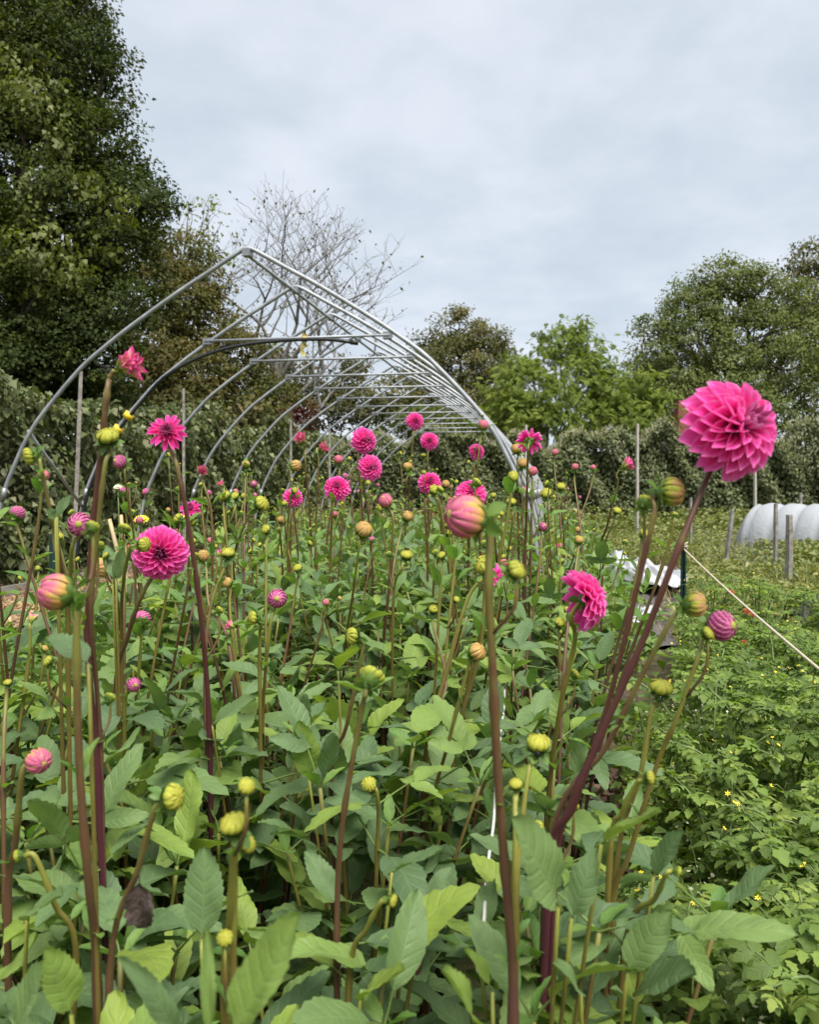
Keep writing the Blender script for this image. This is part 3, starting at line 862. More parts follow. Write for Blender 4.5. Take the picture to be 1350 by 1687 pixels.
# ------------------------------------------------------------------ hedges
def hedge_points(a, b, h0, h1, thick, n, bulge=0.35):
    """points over the faces and top of a hedge running from a to b (only its outer half metre)"""
    a, b = np.array(a, float), np.array(b, float)
    ax = b - a; L = np.linalg.norm(ax); ax /= L
    side = np.array([ax[1], -ax[0], 0])
    t = rng.random(n); s = rng.random(n)
    lump = 0.5 + 0.5 * np.sin(t * L * 1.9 + 1.1) * np.sin(t * L * 0.83 + 0.4) + 0.3 * np.sin(t * L * 4.3)
    H = (h0 + (h1 - h0) * t) * (1 + 0.22 * (lump - 0.5)) + 0.13 * np.sin(t * L * 9.7) * np.sin(t * L * 5.1)
    on_top = rng.random(n) < 0.30
    z = np.where(on_top, H - rng.random(n) ** 2 * 0.25, H * s)
    depth = np.where(on_top, rng.uniform(-1, 1, n) * thick * 0.5, thick * 0.5 * (1 - rng.random(n) ** 1.6 * 0.8))
    face = bulge * np.sin(s * 7 + t * L * 1.3) * np.sin(t * L * 2.3 + s * 4) + bulge * 0.4 * np.sin(t * L * 6.1 + s * 9)
    depth = depth + np.where(on_top, 0, face * 0.5)
    P = a + (t * L)[:, None] * ax + depth[:, None] * side
    P[:, 2] = np.maximum(z, 0.03)
    nv = np.where(on_top[:, None], np.array([0, 0, 1.0]), side * 0.8 + np.array([0, 0, 0.55]))
    return P, nv, side, t


def hedges():
    # vine-smothered fence on the left
    a, b = Vector((-6.9, 6.0, 0)), Vector((-2.7, 28.5, 0))
    root = empty('vine_hedge', a)
    tag(root, 'tangled vine covered fence running back along the left side', 'hedge')
    n = 70000
    P, nv, side, t = hedge_points((0, 0, 0), b - a, 2.50, 3.0, 1.3, n, 0.45)
    D = np.tile(side, (n, 1)) * 0.5 + rng.normal(size=(n, 3)) * 0.5; D[:, 2] -= 0.75
    f = link('foliage', scatter_mesh('foliage', P, D, nv + rng.normal(size=(n, 3)) * 0.45, 0.05 + 0.12 * rng.random(n) ** 2, T_QUADW, TL['vine']), root)
    # loose hanging runners
    for i in range(60):
        g = Geo()
        p = P[rng.integers(0, n)]
        p = Vector(p); p.z = max(p.z, 0.8)
        q = p + Vector(side) * random.uniform(0.05, 0.3) + Vector((random.uniform(-.3, .3), random.uniform(-.5, .5), -random.uniform(0.5, 1.4)))
        if q.z < 0.02: q.z = 0.02
        mid = p.lerp(q, 0.5) + Vector(side) * 0.12
        g.tube(smooth_path([p, mid, q], 4), 0.006, 4)
        link('vine_runner', g.mesh('vine_runner', M['vinebark']), root)
    # solid fence panel inside the vines, thicket shade put into its dark colour
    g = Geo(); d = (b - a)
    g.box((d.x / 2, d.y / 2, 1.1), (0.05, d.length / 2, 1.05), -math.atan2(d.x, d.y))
    link('fence_shade_panel', g.mesh('fence_shade_panel', simple('shaded_thicket', (0.030, 0.034, 0.018), 0.95, noise=0.5, nscale=6)), root)
    # pale blossoming hedge across the back
    a, b = Vector((-4.2, 26.5, 0)), Vector((20, 25.2, 0))
    root = empty('blossom_hedge', a)
    tag(root, 'clipped looking hedge with cream blossom tips across the back', 'hedge')
    n = 95000
    P, nv, side, t = hedge_points((0, 0, 0), b - a, 2.95, 2.92, 1.6, n, 0.5)
    D = np.tile(side, (n, 1)) * 0.5 + rng.normal(size=(n, 3)) * 0.5; D[:, 2] -= 0.35
    link('foliage', scatter_mesh('foliage', P, D, nv + rng.normal(size=(n, 3)) * 0.4, rng.uniform(0.07, 0.14, n), T_QUADW, TL['hedge']), root)
    m = 42000
    P2, nv2, side, t = hedge_points((0, 0, 0), b - a, 3.04, 3.01, 1.75, m, 0.5)
    keep = (P2[:, 2] > 1.2 + 1.7 * rng.random(m)) & ((P2[:, 2] < 2.8) | (rng.random(m) < 0.6))
    P2, nv2 = P2[keep], nv2[keep]; m = len(P2)
    pat = np.sin(P2[:, 0] * 1.3) * np.sin(P2[:, 0] * 0.47 + 1) + rng.normal(0, .5, m) > -0.45
    P2, nv2 = P2[pat], nv2[pat]; m = len(P2)
    D2 = nv2 * 0.6 + np.array([0, 0, 0.8]) + rng.normal(size=(m, 3)) * 0.35
    link('blossom', scatter_mesh('blossom', P2, D2, rng.normal(size=(m, 3)), rng.uniform(0.07, 0.17, m), fold_leaf(0.16), TL['blossom']), root)
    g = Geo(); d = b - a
    g.box((d.x / 2, d.y / 2, 1.3), (0.25, d.length / 2, 1.25), -math.atan2(d.x, d.y))  # solid box filling the hedge, inner shade painted as its dark colour
    link('hedge_shade_core', g.mesh('hedge_shade_core', bpy.data.materials['shaded_thicket']), root)


hedges()


def stake(px, top, bot, D, w, label, mat='wood', group=None, lean=0.0, name='wooden_stake', cat='stake', foot=True):
    p1 = at(px, top, D); p0 = at(px, bot, D)
    if foot: p0.z = -0.1
    p0.x += lean * (p1.z - p0.z)
    g = Geo()
    n = 6
    V = []
    for i in range(n):
        t = i / (n - 1)
        c = p0.lerp(p1, t) + Vector((random.uniform(-.003, .003), random.uniform(-.003, .003), 0))
        k = w / 2 * (1.0 if i < n - 1 else 0.86)
        a = 0.35
        for j in range(4):
            an = a + PI / 4 + j * PI / 2
            V.append((c.x + k * 1.41 * math.cos(an) - p0.x, c.y + k * 1.41 * math.sin(an) - p0.y, c.z - p0.z))
    Fc = [(i * 4 + j, i * 4 + (j + 1) % 4, i * 4 + 4 + (j + 1) % 4, i * 4 + 4 + j) for i in range(n - 1) for j in range(4)] + [(n * 4 - 4, n * 4 - 3, n * 4 - 2, n * 4 - 1), (3, 2, 1, 0)]
    g.add(V, Fc)
    o = link(name, g.mesh(name, M[mat], False))
    o.location = p0
    return tag(o, label, cat, group)


def stakes():
    stake(133, 612, 900, 12.2, 0.055, 'leaning grey stake poking out of the vine fence behind first bow', lean=-0.04)
    stake(302, 640, 800, 15.5, 0.05, 'slim grey stake rising out of the vine fence near the spiky pink flower')
    stake(479, 690, 800, 19, 0.05, 'slim stake standing in front of the dark red shrub')
    stake(543, 700, 800, 21, 0.05, 'thin stake between the bows behind small pink flowers')
    stake(362, 668, 800, 20, 0.05, 'short stake top showing over the vine hedge')
    stake(1051, 698, 850, 21, 0.06, 'tall pale pole in front of the blossoming hedge, dahlia side', mat='palepole', name='garden_pole', cat='pole')
    stake(1245, 770, 850, 21, 0.06, 'pale pole in front of the hedge just under the big pink bloom', mat='palepole', name='garden_pole', cat='pole')
    stake(867, 700, 850, 22, 0.06, 'pale pole by the hedge behind the far bows', mat='palepole', name='garden_pole', cat='pole')
    stake(1301, 848, 990, 9.6, 0.058, 'thick grey stake with wire knotted round it by the tunnel')
    stake(1208, 838, 950, 12.4, 0.052, 'grey stake leaning beside the end of the white tunnel', lean=-0.12)
    stake(1279, 830, 890, 12.0, 0.045, 'thin dark stake standing in front of the white tunnel')
    stake(1139, 820, 890, 17, 0.05, 'short thin stake in the weeds left of the big bloom stem')
    stake(1320, 812, 880, 19, 0.06, 'short post behind the white tunnel')
    # green steel post and its rope
    g = Geo(); p = at(1127, 898, 6.6)
    g.box((0, 0, p.z / 2 - 0.05), (0.022, 0.006, p.z / 2 + 0.05), 0.3)
    g.box((0.004, -0.012, p.z / 2 - 0.05), (0.005, 0.016, p.z / 2 + 0.05), 0.3)
    for i in range(8):
        g.box((0.008, -0.03, 0.15 + i * 0.085), (0.008, 0.006, 0.012), 0.3)
    o = link('steel_post', g.mesh('steel_post', M['tpost'], False)); o.location = (p.x, p.y, 0)
    tag(o, 'short dark green steel post holding the end of the pale rope', 'post')
    g = Geo(); q = at(1475, 1190, 2.55)
    g.box((0, 0, q.z / 2 - 0.05), (0.022, 0.006, q.z / 2 + 0.05), 0.3)
    g.box((0.004, -0.012, q.z / 2 - 0.05), (0.005, 0.016, q.z / 2 + 0.05), 0.3)
    a = Vector((p.x, p.y, p.z - 0.03)); b = Vector((q.x, q.y, q.z - 0.03))
    pts = []
    for i in range(33):
        t = i / 32
        c = a.lerp(b, t); c.z -= 0.02 * math.sin(PI * t) 
        pts.append(c)
    g2 = Geo()
    g2.tube([c - a for c in pts], 0.0065, 6)
    g2.tube([Vector((0.03 * math.cos(t), 0.03 * math.sin(t), 0.004 * t)) for t in np.linspace(0, 4 * PI, 20)], 0.006, 5)
    g2.tube([Vector((0, -0.03, 0)), Vector((-0.02, -0.05, 0.05)), Vector((-0.01, -0.06, 0.09))], 0.005, 5)
    o = link('rope', g2.mesh('rope', M['rope'])); o.location = a
    tag(o, 'pale rope stretched from the green post over the leafy plants', 'rope')
    o = link('steel_post', g.mesh('steel_post', M['tpost'], False)); o.location = (q.x, q.y, 0)
    tag(o, 'dark green steel post at the near end of the pale rope', 'post')
    # the green post on the left among the dahlias, canes
    g = Geo(); p = at(86, 880, 5.0)
    g.box((0, 0, p.z / 2 - 0.05), (0.02, 0.006, p.z / 2 + 0.05), 0.5)
    g.box((0.004, -0.012, p.z / 2 - 0.05), (0.005, 0.016, p.z / 2 + 0.05), 0.5)
    o = link('steel_post', g.mesh('steel_post', M['tpost'], False)); o.location = (p.x, p.y, 0)
    tag(o, 'dark green steel post standing by the wood chip path', 'post')
    for k, (px, top, ln) in enumerate(((180, 855, -0.25), (199, 848, -0.08))):
        p1 = at(px, top, 5.2); p0 = Vector((p1.x - ln * p1.z, p1.y, -0.05))
        g = Geo(); g.tube([(p1 - p0) * t for t in np.linspace(0, 1, 7)], [0.012 + (0.002 if i % 2 else 0) for i in range(7)], 7)
        o = link('garden_cane', g.mesh('garden_cane', M['cane'])); o.location = p0
        tag(o, ('leaning', 'upright')[k] + ' tan bamboo cane behind the large pink bloom on the left', 'cane')


stakes()


def tunnel():
    # low tunnel of white row cover over hoops, running away to the right
    a = at(1222, 905, 17.0); a.z = 0
    b = Vector((10.6, 12.6, 0))
    d = (b - a); L = d.length; ax = d / L
    sd_ = Vector((ax.y, -ax.x, 0))
    root = empty('row_cover_tunnel', a)
    tag(root, 'low white fabric covered tunnel beside the wooden stakes', 'tunnel')
    nh = 13
    R, H = 0.72, 1.07
    nl, na = nh * 7 + 1, 17
    V, U = [], []
    for i in range(nl):
        t = i / (nl - 1)
        ph = (t * nh) % 1.0
        sag = 0.075 * (1 - abs(math.sin(PI * ph)) ** 0.5)
        endk = min(1.0, 0.12 + (t * nh) ** 0.5 * 0.95) if t * nh < 1 else 1.0
        for j in range(na):
            an = PI * j / (na - 1)
            wr = 0.006 * math.sin(j * 2.7 + t * nh * 13) + 0.004 * math.sin(i * 1.9 + j * 5)
            r = R * (1 - sag * 0.9 + wr); h = H * (1 - sag + wr)
            c = ax * (t * L) + sd_ * (math.cos(an) * r * (0.25 + 0.75 * endk)) + Vector((0, 0, max(0.0, math.sin(an)) ** 0.8 * h * endk + 0.0))
            V.append(tuple(c)); U.append((t, j / (na - 1)))
    m, n, l, out = new_mat('row_cover')
    b_ = N(n, 'ShaderNodeBsdfPrincipled', ins={'Roughness': 0.7, 'Base Color': (0.44, 0.455, 0.475, 1), 'Specular IOR Level': 0.3})
    tt = N(n, 'ShaderNodeBsdfTranslucent', ins={'Color': (0.40, 0.42, 0.45, 1)})
    mx = N(n, 'ShaderNodeMixShader', ins={0: 0.3}); l.new(b_.outputs[0], mx.inputs[1]); l.new(tt.outputs[0], mx.inputs[2]); l.new(mx.outputs[0], out.inputs[0])
    tc = n.new('ShaderNodeTexCoord'); nz = N(n, 'ShaderNodeTexNoise', ins={'Scale': 7.0, 'Detail': 5.0, 'Distortion': 1.5}); l.new(tc.outputs['Object'], nz.inputs['Vector'])
    bp = N(n, 'ShaderNodeBump', ins={'Strength': 0.35, 'Distance': 0.04}); l.new(nz.outputs['Fac'], bp.inputs['Height']); l.new(bp.outputs[0], b_.inputs['Normal'])
    link('cover', np_mesh('cover', V, gridF(nl, na), U, None, m), root)
    for i in range(1, nh + 1):
        c = ax * (i / nh * L)
        g = Geo(); g.tube([c + sd_ * (math.cos(an) * R * 0.86) + Vector((0, 0, max(0.0, math.sin(an)) ** 0.8 * H * 0.86)) for an in np.linspace(0, PI, 15)], 0.011, 6)
        link('hoop', g.mesh('cover_hoop', M['steel']), root)


tunnel()


def cloth_sheet(name, label, cx, cy, w, d, rz, mat, amp, z0, seed, nx=46, ny=34, cat='sheet', freq=1.0):
    rd = np.random.default_rng(seed)
    X, Y = np.meshgrid(np.linspace(-1, 1, nx), np.linspace(-1, 1, ny), indexing='ij')
    Z = np.zeros_like(X)
    for k in range(22):
        kx, ky = rd.normal(size=2) * (1.5 + k * 0.35) * freq; ph = rd.random() * 6.28
        Z += (0.5 + 0.5 * np.cos(kx * X + ky * Y + ph)) ** 2.2 / (1 + k * 0.16)
    Z = Z / Z.max() * amp
    edge = np.maximum(np.abs(X), np.abs(Y))
    Z *= 1 - 0.75 * edge ** 6
    wob = 0.05 * np.sin(Y * 9 + seed) * np.abs(X) ** 3
    wob2 = 0.06 * np.sin(X * 8 + seed * 2) * np.abs(Y) ** 3
    V = np.stack([(X + wob) * w / 2, (Y + wob2) * d / 2, Z + z0], -1).reshape(-1, 3)
    o = link(name, np_mesh(name, V, gridF(nx, ny)[:, ::-1], None, None, mat))
    o.location = (cx, cy, 0); o.rotation_euler = (0, 0, rz)
    md = o.modifiers.new('thickness', 'SOLIDIFY'); md.thickness = 0.003
    return tag(o, label, cat)


def right_clutter():
    bl = simple('landscape_fabric', (0.035, 0.034, 0.036), 0.8, noise=0.5, nscale=3.0, bump=0.6, col2=(0.13, 0.115, 0.10))
    wh = simple('white_plastic', (0.46, 0.465, 0.48), 0.5, noise=0.15, nscale=9, bump=0.2)
    p = at(1030, 985, 8.4)
    cloth_sheet('landscape_fabric', 'wrinkled grey black landscape fabric on the ground beside the dahlias', at(1040, 985, 10.4).x, 10.4, 2.2, 7.6, -0.24, bl, 0.16, 0.0, 3, 90, 220, cat='ground cloth', freq=2.2)
    p = at(1053, 938, 9.3)
    cloth_sheet('plastic_sheet', 'crumpled white plastic sheet lying on the black fabric', p.x + 0.30, 11.2, 0.62, 2.8, 0.16, wh, 0.36, 0.13, 8, 70, 150, freq=1.8)
    p = at(1085, 1010, 7.2)
    cloth_sheet('plastic_scrap', 'torn white plastic scrap showing behind the bud stems', p.x - 0.05, 7.6, 0.30, 0.9, -0.4, wh, 0.14, 0.13, 12, 50, 80, freq=1.8)
    p = at(1338, 1050, 6.3)
    cloth_sheet('black_bag', 'small black and white plastic bag at the edge of the leafy plants', p.x + 0.05, p.y, 0.3, 0.3, 0.2, bl, 0.22, 0.30, 21, 20, 20, 'bag')
    # black plastic roll edge
    g = Geo()
    a, b = at(1040, 925, 11.0), at(1150, 950, 9.8)
    a.z = b.z = 0.09
    g.tube([a.lerp(b, t) + Vector((0, 0, 0.02 * math.sin(t * 9))) for t in np.linspace(0, 1, 12)], [0.05 + 0.012 * math.sin(i * 2) for i in range(12)], 8)
    tag(link('fabric_roll', g.mesh('fabric_roll', M['black'])), 'rolled up black fabric edge behind the white plastic sheet', 'fabric roll')
    # netting hung between the stakes
    g = Geo()
    A, B = at(1150, 950, 12.6), at(1208, 950, 12.4); C = at(1301, 990, 9.6)
    for (s, e) in ((A, B), (B, C)):
        s = Vector((s.x, s.y, 0)); e = Vector((e.x, e.y, 0)); L = (e - s).length
        nv = int(L / 0.10)
        for i in range(nv + 1):
            t = i / nv
            base = s.lerp(e, t)
            g.tube([base + Vector((0.02 * math.sin(k + i), 0.03 * math.sin(i * 1.3 + k), 0.05 + 0.72 * k / 6 - 0.12 * math.sin(PI * t) * k / 6)) for k in range(7)], 0.0018, 3, cap=False)
        for k in range(8):
            g.tube([s.lerp(e, t) + Vector((0.02 * math.sin(t * 20 + k), 0.03 * math.sin(t * 17), 0.05 + (0.72 - 0.12 * math.sin(PI * t)) * k / 7)) for t in np.linspace(0, 1, 14)], 0.0018, 3, cap=False)
    tag(link('wire_netting', g.mesh('wire_netting', M['clamp'])), 'thin sagging wire netting hung between the grey stakes', 'netting')


right_clutter()

# buildings half hidden behind the trees
def sheds():
    brick = simple('red_brick', (0.26, 0.085, 0.06), 0.9, noise=0.4, nscale=3)
    roof = simple('dark_roof', (0.075, 0.07, 0.075), 0.85, noise=0.3, nscale=2)
    grey = simple('grey_siding', (0.16, 0.15, 0.15), 0.85, noise=0.3, nscale=2)

    def house(label, c, w, d, h, rise, rz, wall, chim=None):
        root = empty('house', c, rz)
        tag(root, label, 'house')
        g = Geo(); g.box((0, 0, h / 2), (w / 2, d / 2, h / 2)); wl_ = link('wall', g.mesh('wall', wall, False), root)
        g = Geo()
        V = [(-w / 2 - .25, -d / 2 - .25, h - .05), (w / 2 + .25, -d / 2 - .25, h - .05), (w / 2 + .25, d / 2 + .25, h - .05), (-w / 2 - .25, d / 2 + .25, h - .05), (0, -d / 2 - .25, h + rise), (0, d / 2 + .25, h + rise)]
        g.add(V, [(0, 4, 5, 3), (1, 2, 5, 4), (0, 1, 4, 4), (2, 3, 5, 5), (3, 2, 1, 0)])
        V = np.concatenate(g.V)
        me = bpy.data.meshes.new('roof'); me.from_pydata([tuple(v) for v in V], [], [(0, 4, 5, 3), (1, 2, 5, 4), (0, 1, 4), (2, 3, 5), (3, 2, 1, 0)]); me.materials.append(roof)
        r = link('roof', me, root)
        for x in (-w * .25, w * .25):
            g = Geo(); g.box((x, -d / 2 - .012, h * .55), (.4, .02, .5)); f = link('window', g.mesh('window', simple('window_frame', (.6, .6, .58)) if 'window_frame' not in bpy.data.materials else bpy.data.materials['window_frame'], False), root)
            g = Geo(); g.box((x, -d / 2 - .036, h * .55), (.33, .006, .43)); link('pane', g.mesh('pane', M['black'], False), f)
        if chim:
            g = Geo(); g.box((chim, 0, h + rise * .5), (.24, .24, rise * .5 + 1.5)); link('chimney', g.mesh('chimney', brick, False), r)
    house('dark gabled shed behind the far end of the hoops', (4.2, 52, 0), 6, 7, 5.2, 2.4, 0.5, grey)
    house('low brick house with a red chimney behind the big grey green tree', (11.2, 35.5, 0), 2.6, 4, 2.9, 0.8, 0.15, brick, 0.5)


sheds()

# ------------------------------------------------------------------ weeds and ground cover (uncountable)
T_BLADE = leaf_tmpl(0.028, 4, 0.1, 0.45, 0, 2)
WEED = leafmat('weed_leaf', [(0, (0.105, 0.140, 0.036)), (0.5, (0.180, 0.210, 0.060)), (1, (0.290, 0.280, 0.100))], 0.25, 0.6, patch=0.4, patchscale=0.5)
GRASS = leafmat('grass_blade', [(0, (0.160, 0.190, 0.052)), (0.5, (0.280, 0.285, 0.095)), (1, (0.450, 0.385, 0.190))], 0.25, 0.6, patch=0.4, patchscale=0.4)
STRAW = leafmat('dry_straw', [(0, (0.14, 0.09, 0.055)), (0.5, (0.24, 0.165, 0.10)), (1, (0.36, 0.28, 0.18))], 0.1, 0.85)
BRIGHT = leafmat('bright_weed', [(0, (0.085, 0.155, 0.030)), (0.6, (0.135, 0.225, 0.040)), (1, (0.19, 0.28, 0.06))], 0.35, 0.55, patch=0.2, patchscale=0.8)


def bed_right(D): return 0.36 + 0.205 * (D - 1.0)
def bed_left(D): return -1.5 if D < 2.3 else (-1.12 if D < 3.6 else -1.32)


def cover_left(D): return max(bed_right(D) + 0.02, (0.325 * D if D > 3.9 else 0.0))
def meadow_left(D): return max(bed_right(D) + 0.3, 0.335 * D if D < 14.5 else 0.0)


def hfield(x, y, seed=0.0):
    return 0.5 + 0.25 * np.sin(x * 1.7 + seed) * np.sin(y * 1.3 + seed * 2) + 0.25 * np.sin(x * 3.9 + y * 2.7 + seed)


def weed_patch(name, label, n, xy, hmax, size, tmpl, mat, cat='weeds', up=0.6, minz=0.02, seed=0.0, blades=False):
    P = np.zeros((n, 3)); P[:, :2] = xy
    h = hmax * (0.35 + 0.65 * hfield(P[:, 0], P[:, 1], seed))
    D = rng.normal(size=(n, 3))
    if blades:
        D *= 0.35; D[:, 2] = 1.0
        S = h * rng.uniform(0.5, 1.2, n)
        P[:, 2] = -0.02
        Nv = rng.normal(size=(n, 3))
    else:
        P[:, 2] = minz + h * rng.random(n) ** 0.6
        D[:, 2] = rng.normal(0.0, 0.35, n)
        S = size * rng.uniform(0.6, 1.35, n)
        Nv = np.array([0, 0, 1.0]) * up + rng.normal(size=(n, 3)) * 0.4
    o = link(name, scatter_mesh(name, P, D, Nv, S, tmpl, mat))
    return tag(o, label, cat, kind='stuff')


def region(n, D0, D1, fl, fr, power=1.0):
    D = D0 + (D1 - D0) * rng.random(n) ** power
    l = np.array([fl(d) for d in D]); r = np.array([fr(d) for d in D])
    return np.stack([l + (r - l) * rng.random(n), D], 1)


def weeds():
    weed_patch('meadow_weeds', 'low weeds and rough grass between the fabric and the back hedge', 46000, region(46000, 8.5, 25, meadow_left, lambda d: 0.62 * d), 0.40, 0.075, fold_leaf(0.24), WEED, seed=0.6)
    weed_patch('meadow_grass', 'yellowing grass growing round the stakes and tunnel', 40000, region(40000, 6.8, 25, meadow_left, lambda d: 0.62 * d), 0.40, 0.3, T_BLADE, GRASS, 'grass', blades=True, seed=2.2)
    weed_patch('dry_weeds', 'dry brown dead grass patches between stakes and fabric', 7000, region(7000, 7.0, 13, lambda d: max(bed_right(d) + 0.2, 0.30 * d), lambda d: 0.60 * d), 0.26, 0.3, T_BLADE, STRAW, 'dry grass', blades=True, seed=7.3)
    weed_patch('back_weeds', 'tall weeds growing along the foot of the back hedge', 9000, region(9000, 21, 25, lambda d: -3.0, lambda d: 0.6 * d), 0.95, 0.13, T_QUAD, WEED, seed=4.1)
    weed_patch('tunnel_weeds', 'bushy weeds growing against the white tunnel', 3500, region(3500, 12, 15.5, lambda d: 0.42 * d, lambda d: 0.52 * d), 0.55, 0.10, T_QUAD, WEED, seed=1.7)
    weed_patch('straw_litter', 'dry straw and dead stalks at the foot of the vine fence', 7000, region(7000, 7, 26, lambda d: -6.5 + 0.178 * (d - 7) * 1.0, lambda d: -4.75 + 0.178 * (d - 7)), 0.10, 0.26, leaf_tmpl(0.02, 3, 0.1, 0.2, 0, 2), STRAW, 'straw', seed=3.0)
    weed_patch('bed_weeds', 'bright green weeds inside the hoop house behind the dahlias', 16000, region(16000, 5.5, 21, lambda d: -3.1 + 0.176 * (d - 6.5), lambda d: bed_right(d) + 0.4), 0.50, 0.10, T_QUAD, BRIGHT, seed=5.2)
    weed_patch('side_weeds', 'bright leafy weeds between the dahlias and the wood chip path', 9000, region(9000, 2.2, 6.3, lambda d: -0.56 * d - 0.3, lambda d: -1.2), 0.34, 0.075, T_BROAD, BRIGHT, seed=0.2)
    weed_patch('row_grass', 'thin green grass growing beneath the dahlias on the left', 5000, region(5000, 4.0, 12, lambda d: -2.6 + 0.176 * (d - 6.5), lambda d: -0.6), 0.45, 0.3, T_BLADE, BRIGHT, 'grass', blades=True, seed=6.0)
    # dense small-leaved cover right of the dahlias
    n = 30000
    xy = region(n, 0.9, 6.6, cover_left, lambda d: 0.60 * d + 0.25)
    weed_patch('ground_cover', 'dense small leaved green weeds carpeting the ground right of dahlias', n, xy, 0.42, 0.042, T_QUAD, M['tleafj'], 'ground cover', seed=1.1)
    n = 1500
    xy = region(n, 1.0, 6.2, lambda d: cover_left(d) + 0.1, lambda d: 0.56 * d + 0.1)
    # tiny cream daisies on the cover
    G = Geo()
    for k in range(6):
        a = k * PI / 3
        G.add([(0, 0, 0), (0.5 * math.cos(a - .4), 0.5 * math.sin(a - .4), 0.1), (math.cos(a), math.sin(a), 0.15), (0.5 * math.cos(a + .4), 0.5 * math.sin(a + .4), 0.1)], [(0, 1, 2, 3)])
    star = (np.concatenate(G.V), np.concatenate(G.F), np.concatenate(G.U))
    P = np.zeros((n, 3)); P[:, :2] = xy; P[:, 2] = 0.06 + 0.42 * (0.35 + 0.65 * hfield(P[:, 0], P[:, 1], 1.1)) * rng.uniform(0.8, 1.12, n)
    o = link('tiny_flowers', scatter_mesh('tiny_flowers', P, rng.normal(size=(n, 3)), np.array([0, 0, 1.0]) + rng.normal(size=(n, 3)) * 0.4, rng.uniform(0.004, 0.0075, n), star, M['wflower']))
    tag(o, 'scattered tiny cream flowers among the ground cover', 'flowers', kind='stuff')
    # thin upright stalks
    n = 900
    xy = region(n, 1.0, 6.2, lambda d: cover_left(d) + 0.08, lambda d: 0.56 * d + 0.1)
    weed_patch('weed_stalks', 'thin straggling stalks rising through the ground cover', n, xy, 0.62, 0.4, leaf_tmpl(0.008, 4, 0.1, 0.3, 0, 2), M['tstem'], 'stalks', blades=True, seed=1.1)
    return star


STAR = weeds()

# ------------------------------------------------------------------ tomato plants right of the bed
def as_mesh(name, t, mat):
    return np_mesh(name, t[0], t[1], t[2], np.full(len(t[0]), 0.5), mat)


TOM = [as_mesh('tomato_leaf', compound(n, W, L, dr, 7, tp, 0.008), M['tleaf']) for n, W, L, dr, tp in ((2, 0.30, 0.34, 0.3, 0.45), (3, 0.28, 0.30, 0.45, 0.40), (2, 0.33, 0.38, 0.15, 0.5), (1, 0.34, 0.36, 0.25, 0.6))]
TOMT = compound(2, 0.30, 0.34, 0.3, 4, 0.45, 0.008)
STARM = np_mesh('star_flower', STAR[0], STAR[1], STAR[2], np.full(len(STAR[0]), .5), M['yflower'])
MARI = None


def tomato_plants():
    spots = []
    tries = 0
    while len(spots) < 64 and tries < 6000:
        tries += 1
        D = 1.25 + 5.2 * random.random() ** 0.8
        x = random.uniform(cover_left(D) + 0.18, 0.54 * D + 0.15)
        if all((x - a) ** 2 + (D - b) ** 2 > (0.19 + 0.02 * D) ** 2 for a, b in spots):
            spots.append((x, D))
    for x, D in spots:
        root = empty('tomato_plant', (x, D, 0))
        tag(root, 'sprawling tomato plant with tiny yellow star flowers in the ground cover', 'tomato plant', 'tomato plants sprawling right of the dahlias')
        hh = 0.34 + 0.26 * float(hfield(np.array(x), np.array(D), 1.1)) + 0.02 * min(D, 5)
        P, Dv, Nn, S = [], [], [], []
        for v in range(5):
            a = random.uniform(0, 2 * PI)
            d = Vector((math.cos(a), math.sin(a), 0))
            r = random.uniform(0.12, 0.32)
            pts = smooth_path([Vector((0, 0, -0.02)), d * r * 0.3 + Vector((0, 0, hh * 0.55)), d * r * 0.8 + Vector((0, 0, hh * 0.92)), d * r * 1.25 + Vector((0, 0, hh * random.uniform(0.85, 1.1)))], 5)
            g = Geo(); g.tube(pts, np.linspace(0.006, 0.0025, len(pts)), 5)
            st = link('vine', g.mesh('vine', M['tstem']), root)
            for k in range(4, len(pts)):
                for _ in range(2):
                    b = random.uniform(0, 2 * PI)
                    dd = Vector((math.cos(b), math.sin(b), random.uniform(-0.15, 0.55))).normalized()
                    sz = random.uniform(0.05, 0.105) * (0.65 if k > len(pts) - 3 else 1)
                    nn = Vector((random.gauss(0, .3), random.gauss(0, .3), 1))
                    if D < 3.8:
                        link('leaf', random.choice(TOM), st, frame(dd, nn, pts[k], sz))
                    else:
                        P.append(pts[k]); Dv.append(dd); Nn.append(nn); S.append(sz)
            if random.random() < 0.5:
                for _ in range(random.randint(1, 3)):
                    q = pts[-1] + Vector((random.uniform(-.04, .04), random.uniform(-.04, .04), random.uniform(0.0, 0.05)))
                    g = Geo(); g.tube([pts[-1], pts[-1].lerp(q, .6) + Vector((0, 0, .01)), q], 0.0015, 4)
                    fl = link('flower_stalk', g.mesh('flower_stalk', M['tstem']), root)
                    link('flower', STARM, fl, frame((random.gauss(0, 1), random.gauss(0, 1), .2), (random.gauss(0, .5), -0.5, 0.9), q, random.uniform(0.0055, 0.0095)))
        if P:
            f = link('foliage', scatter_mesh('foliage', np.array(P), np.array(Dv), np.array(Nn), np.array(S), TOMT, M['tleafj']), root)
            f['kind'] = 'stuff'


tomato_plants()


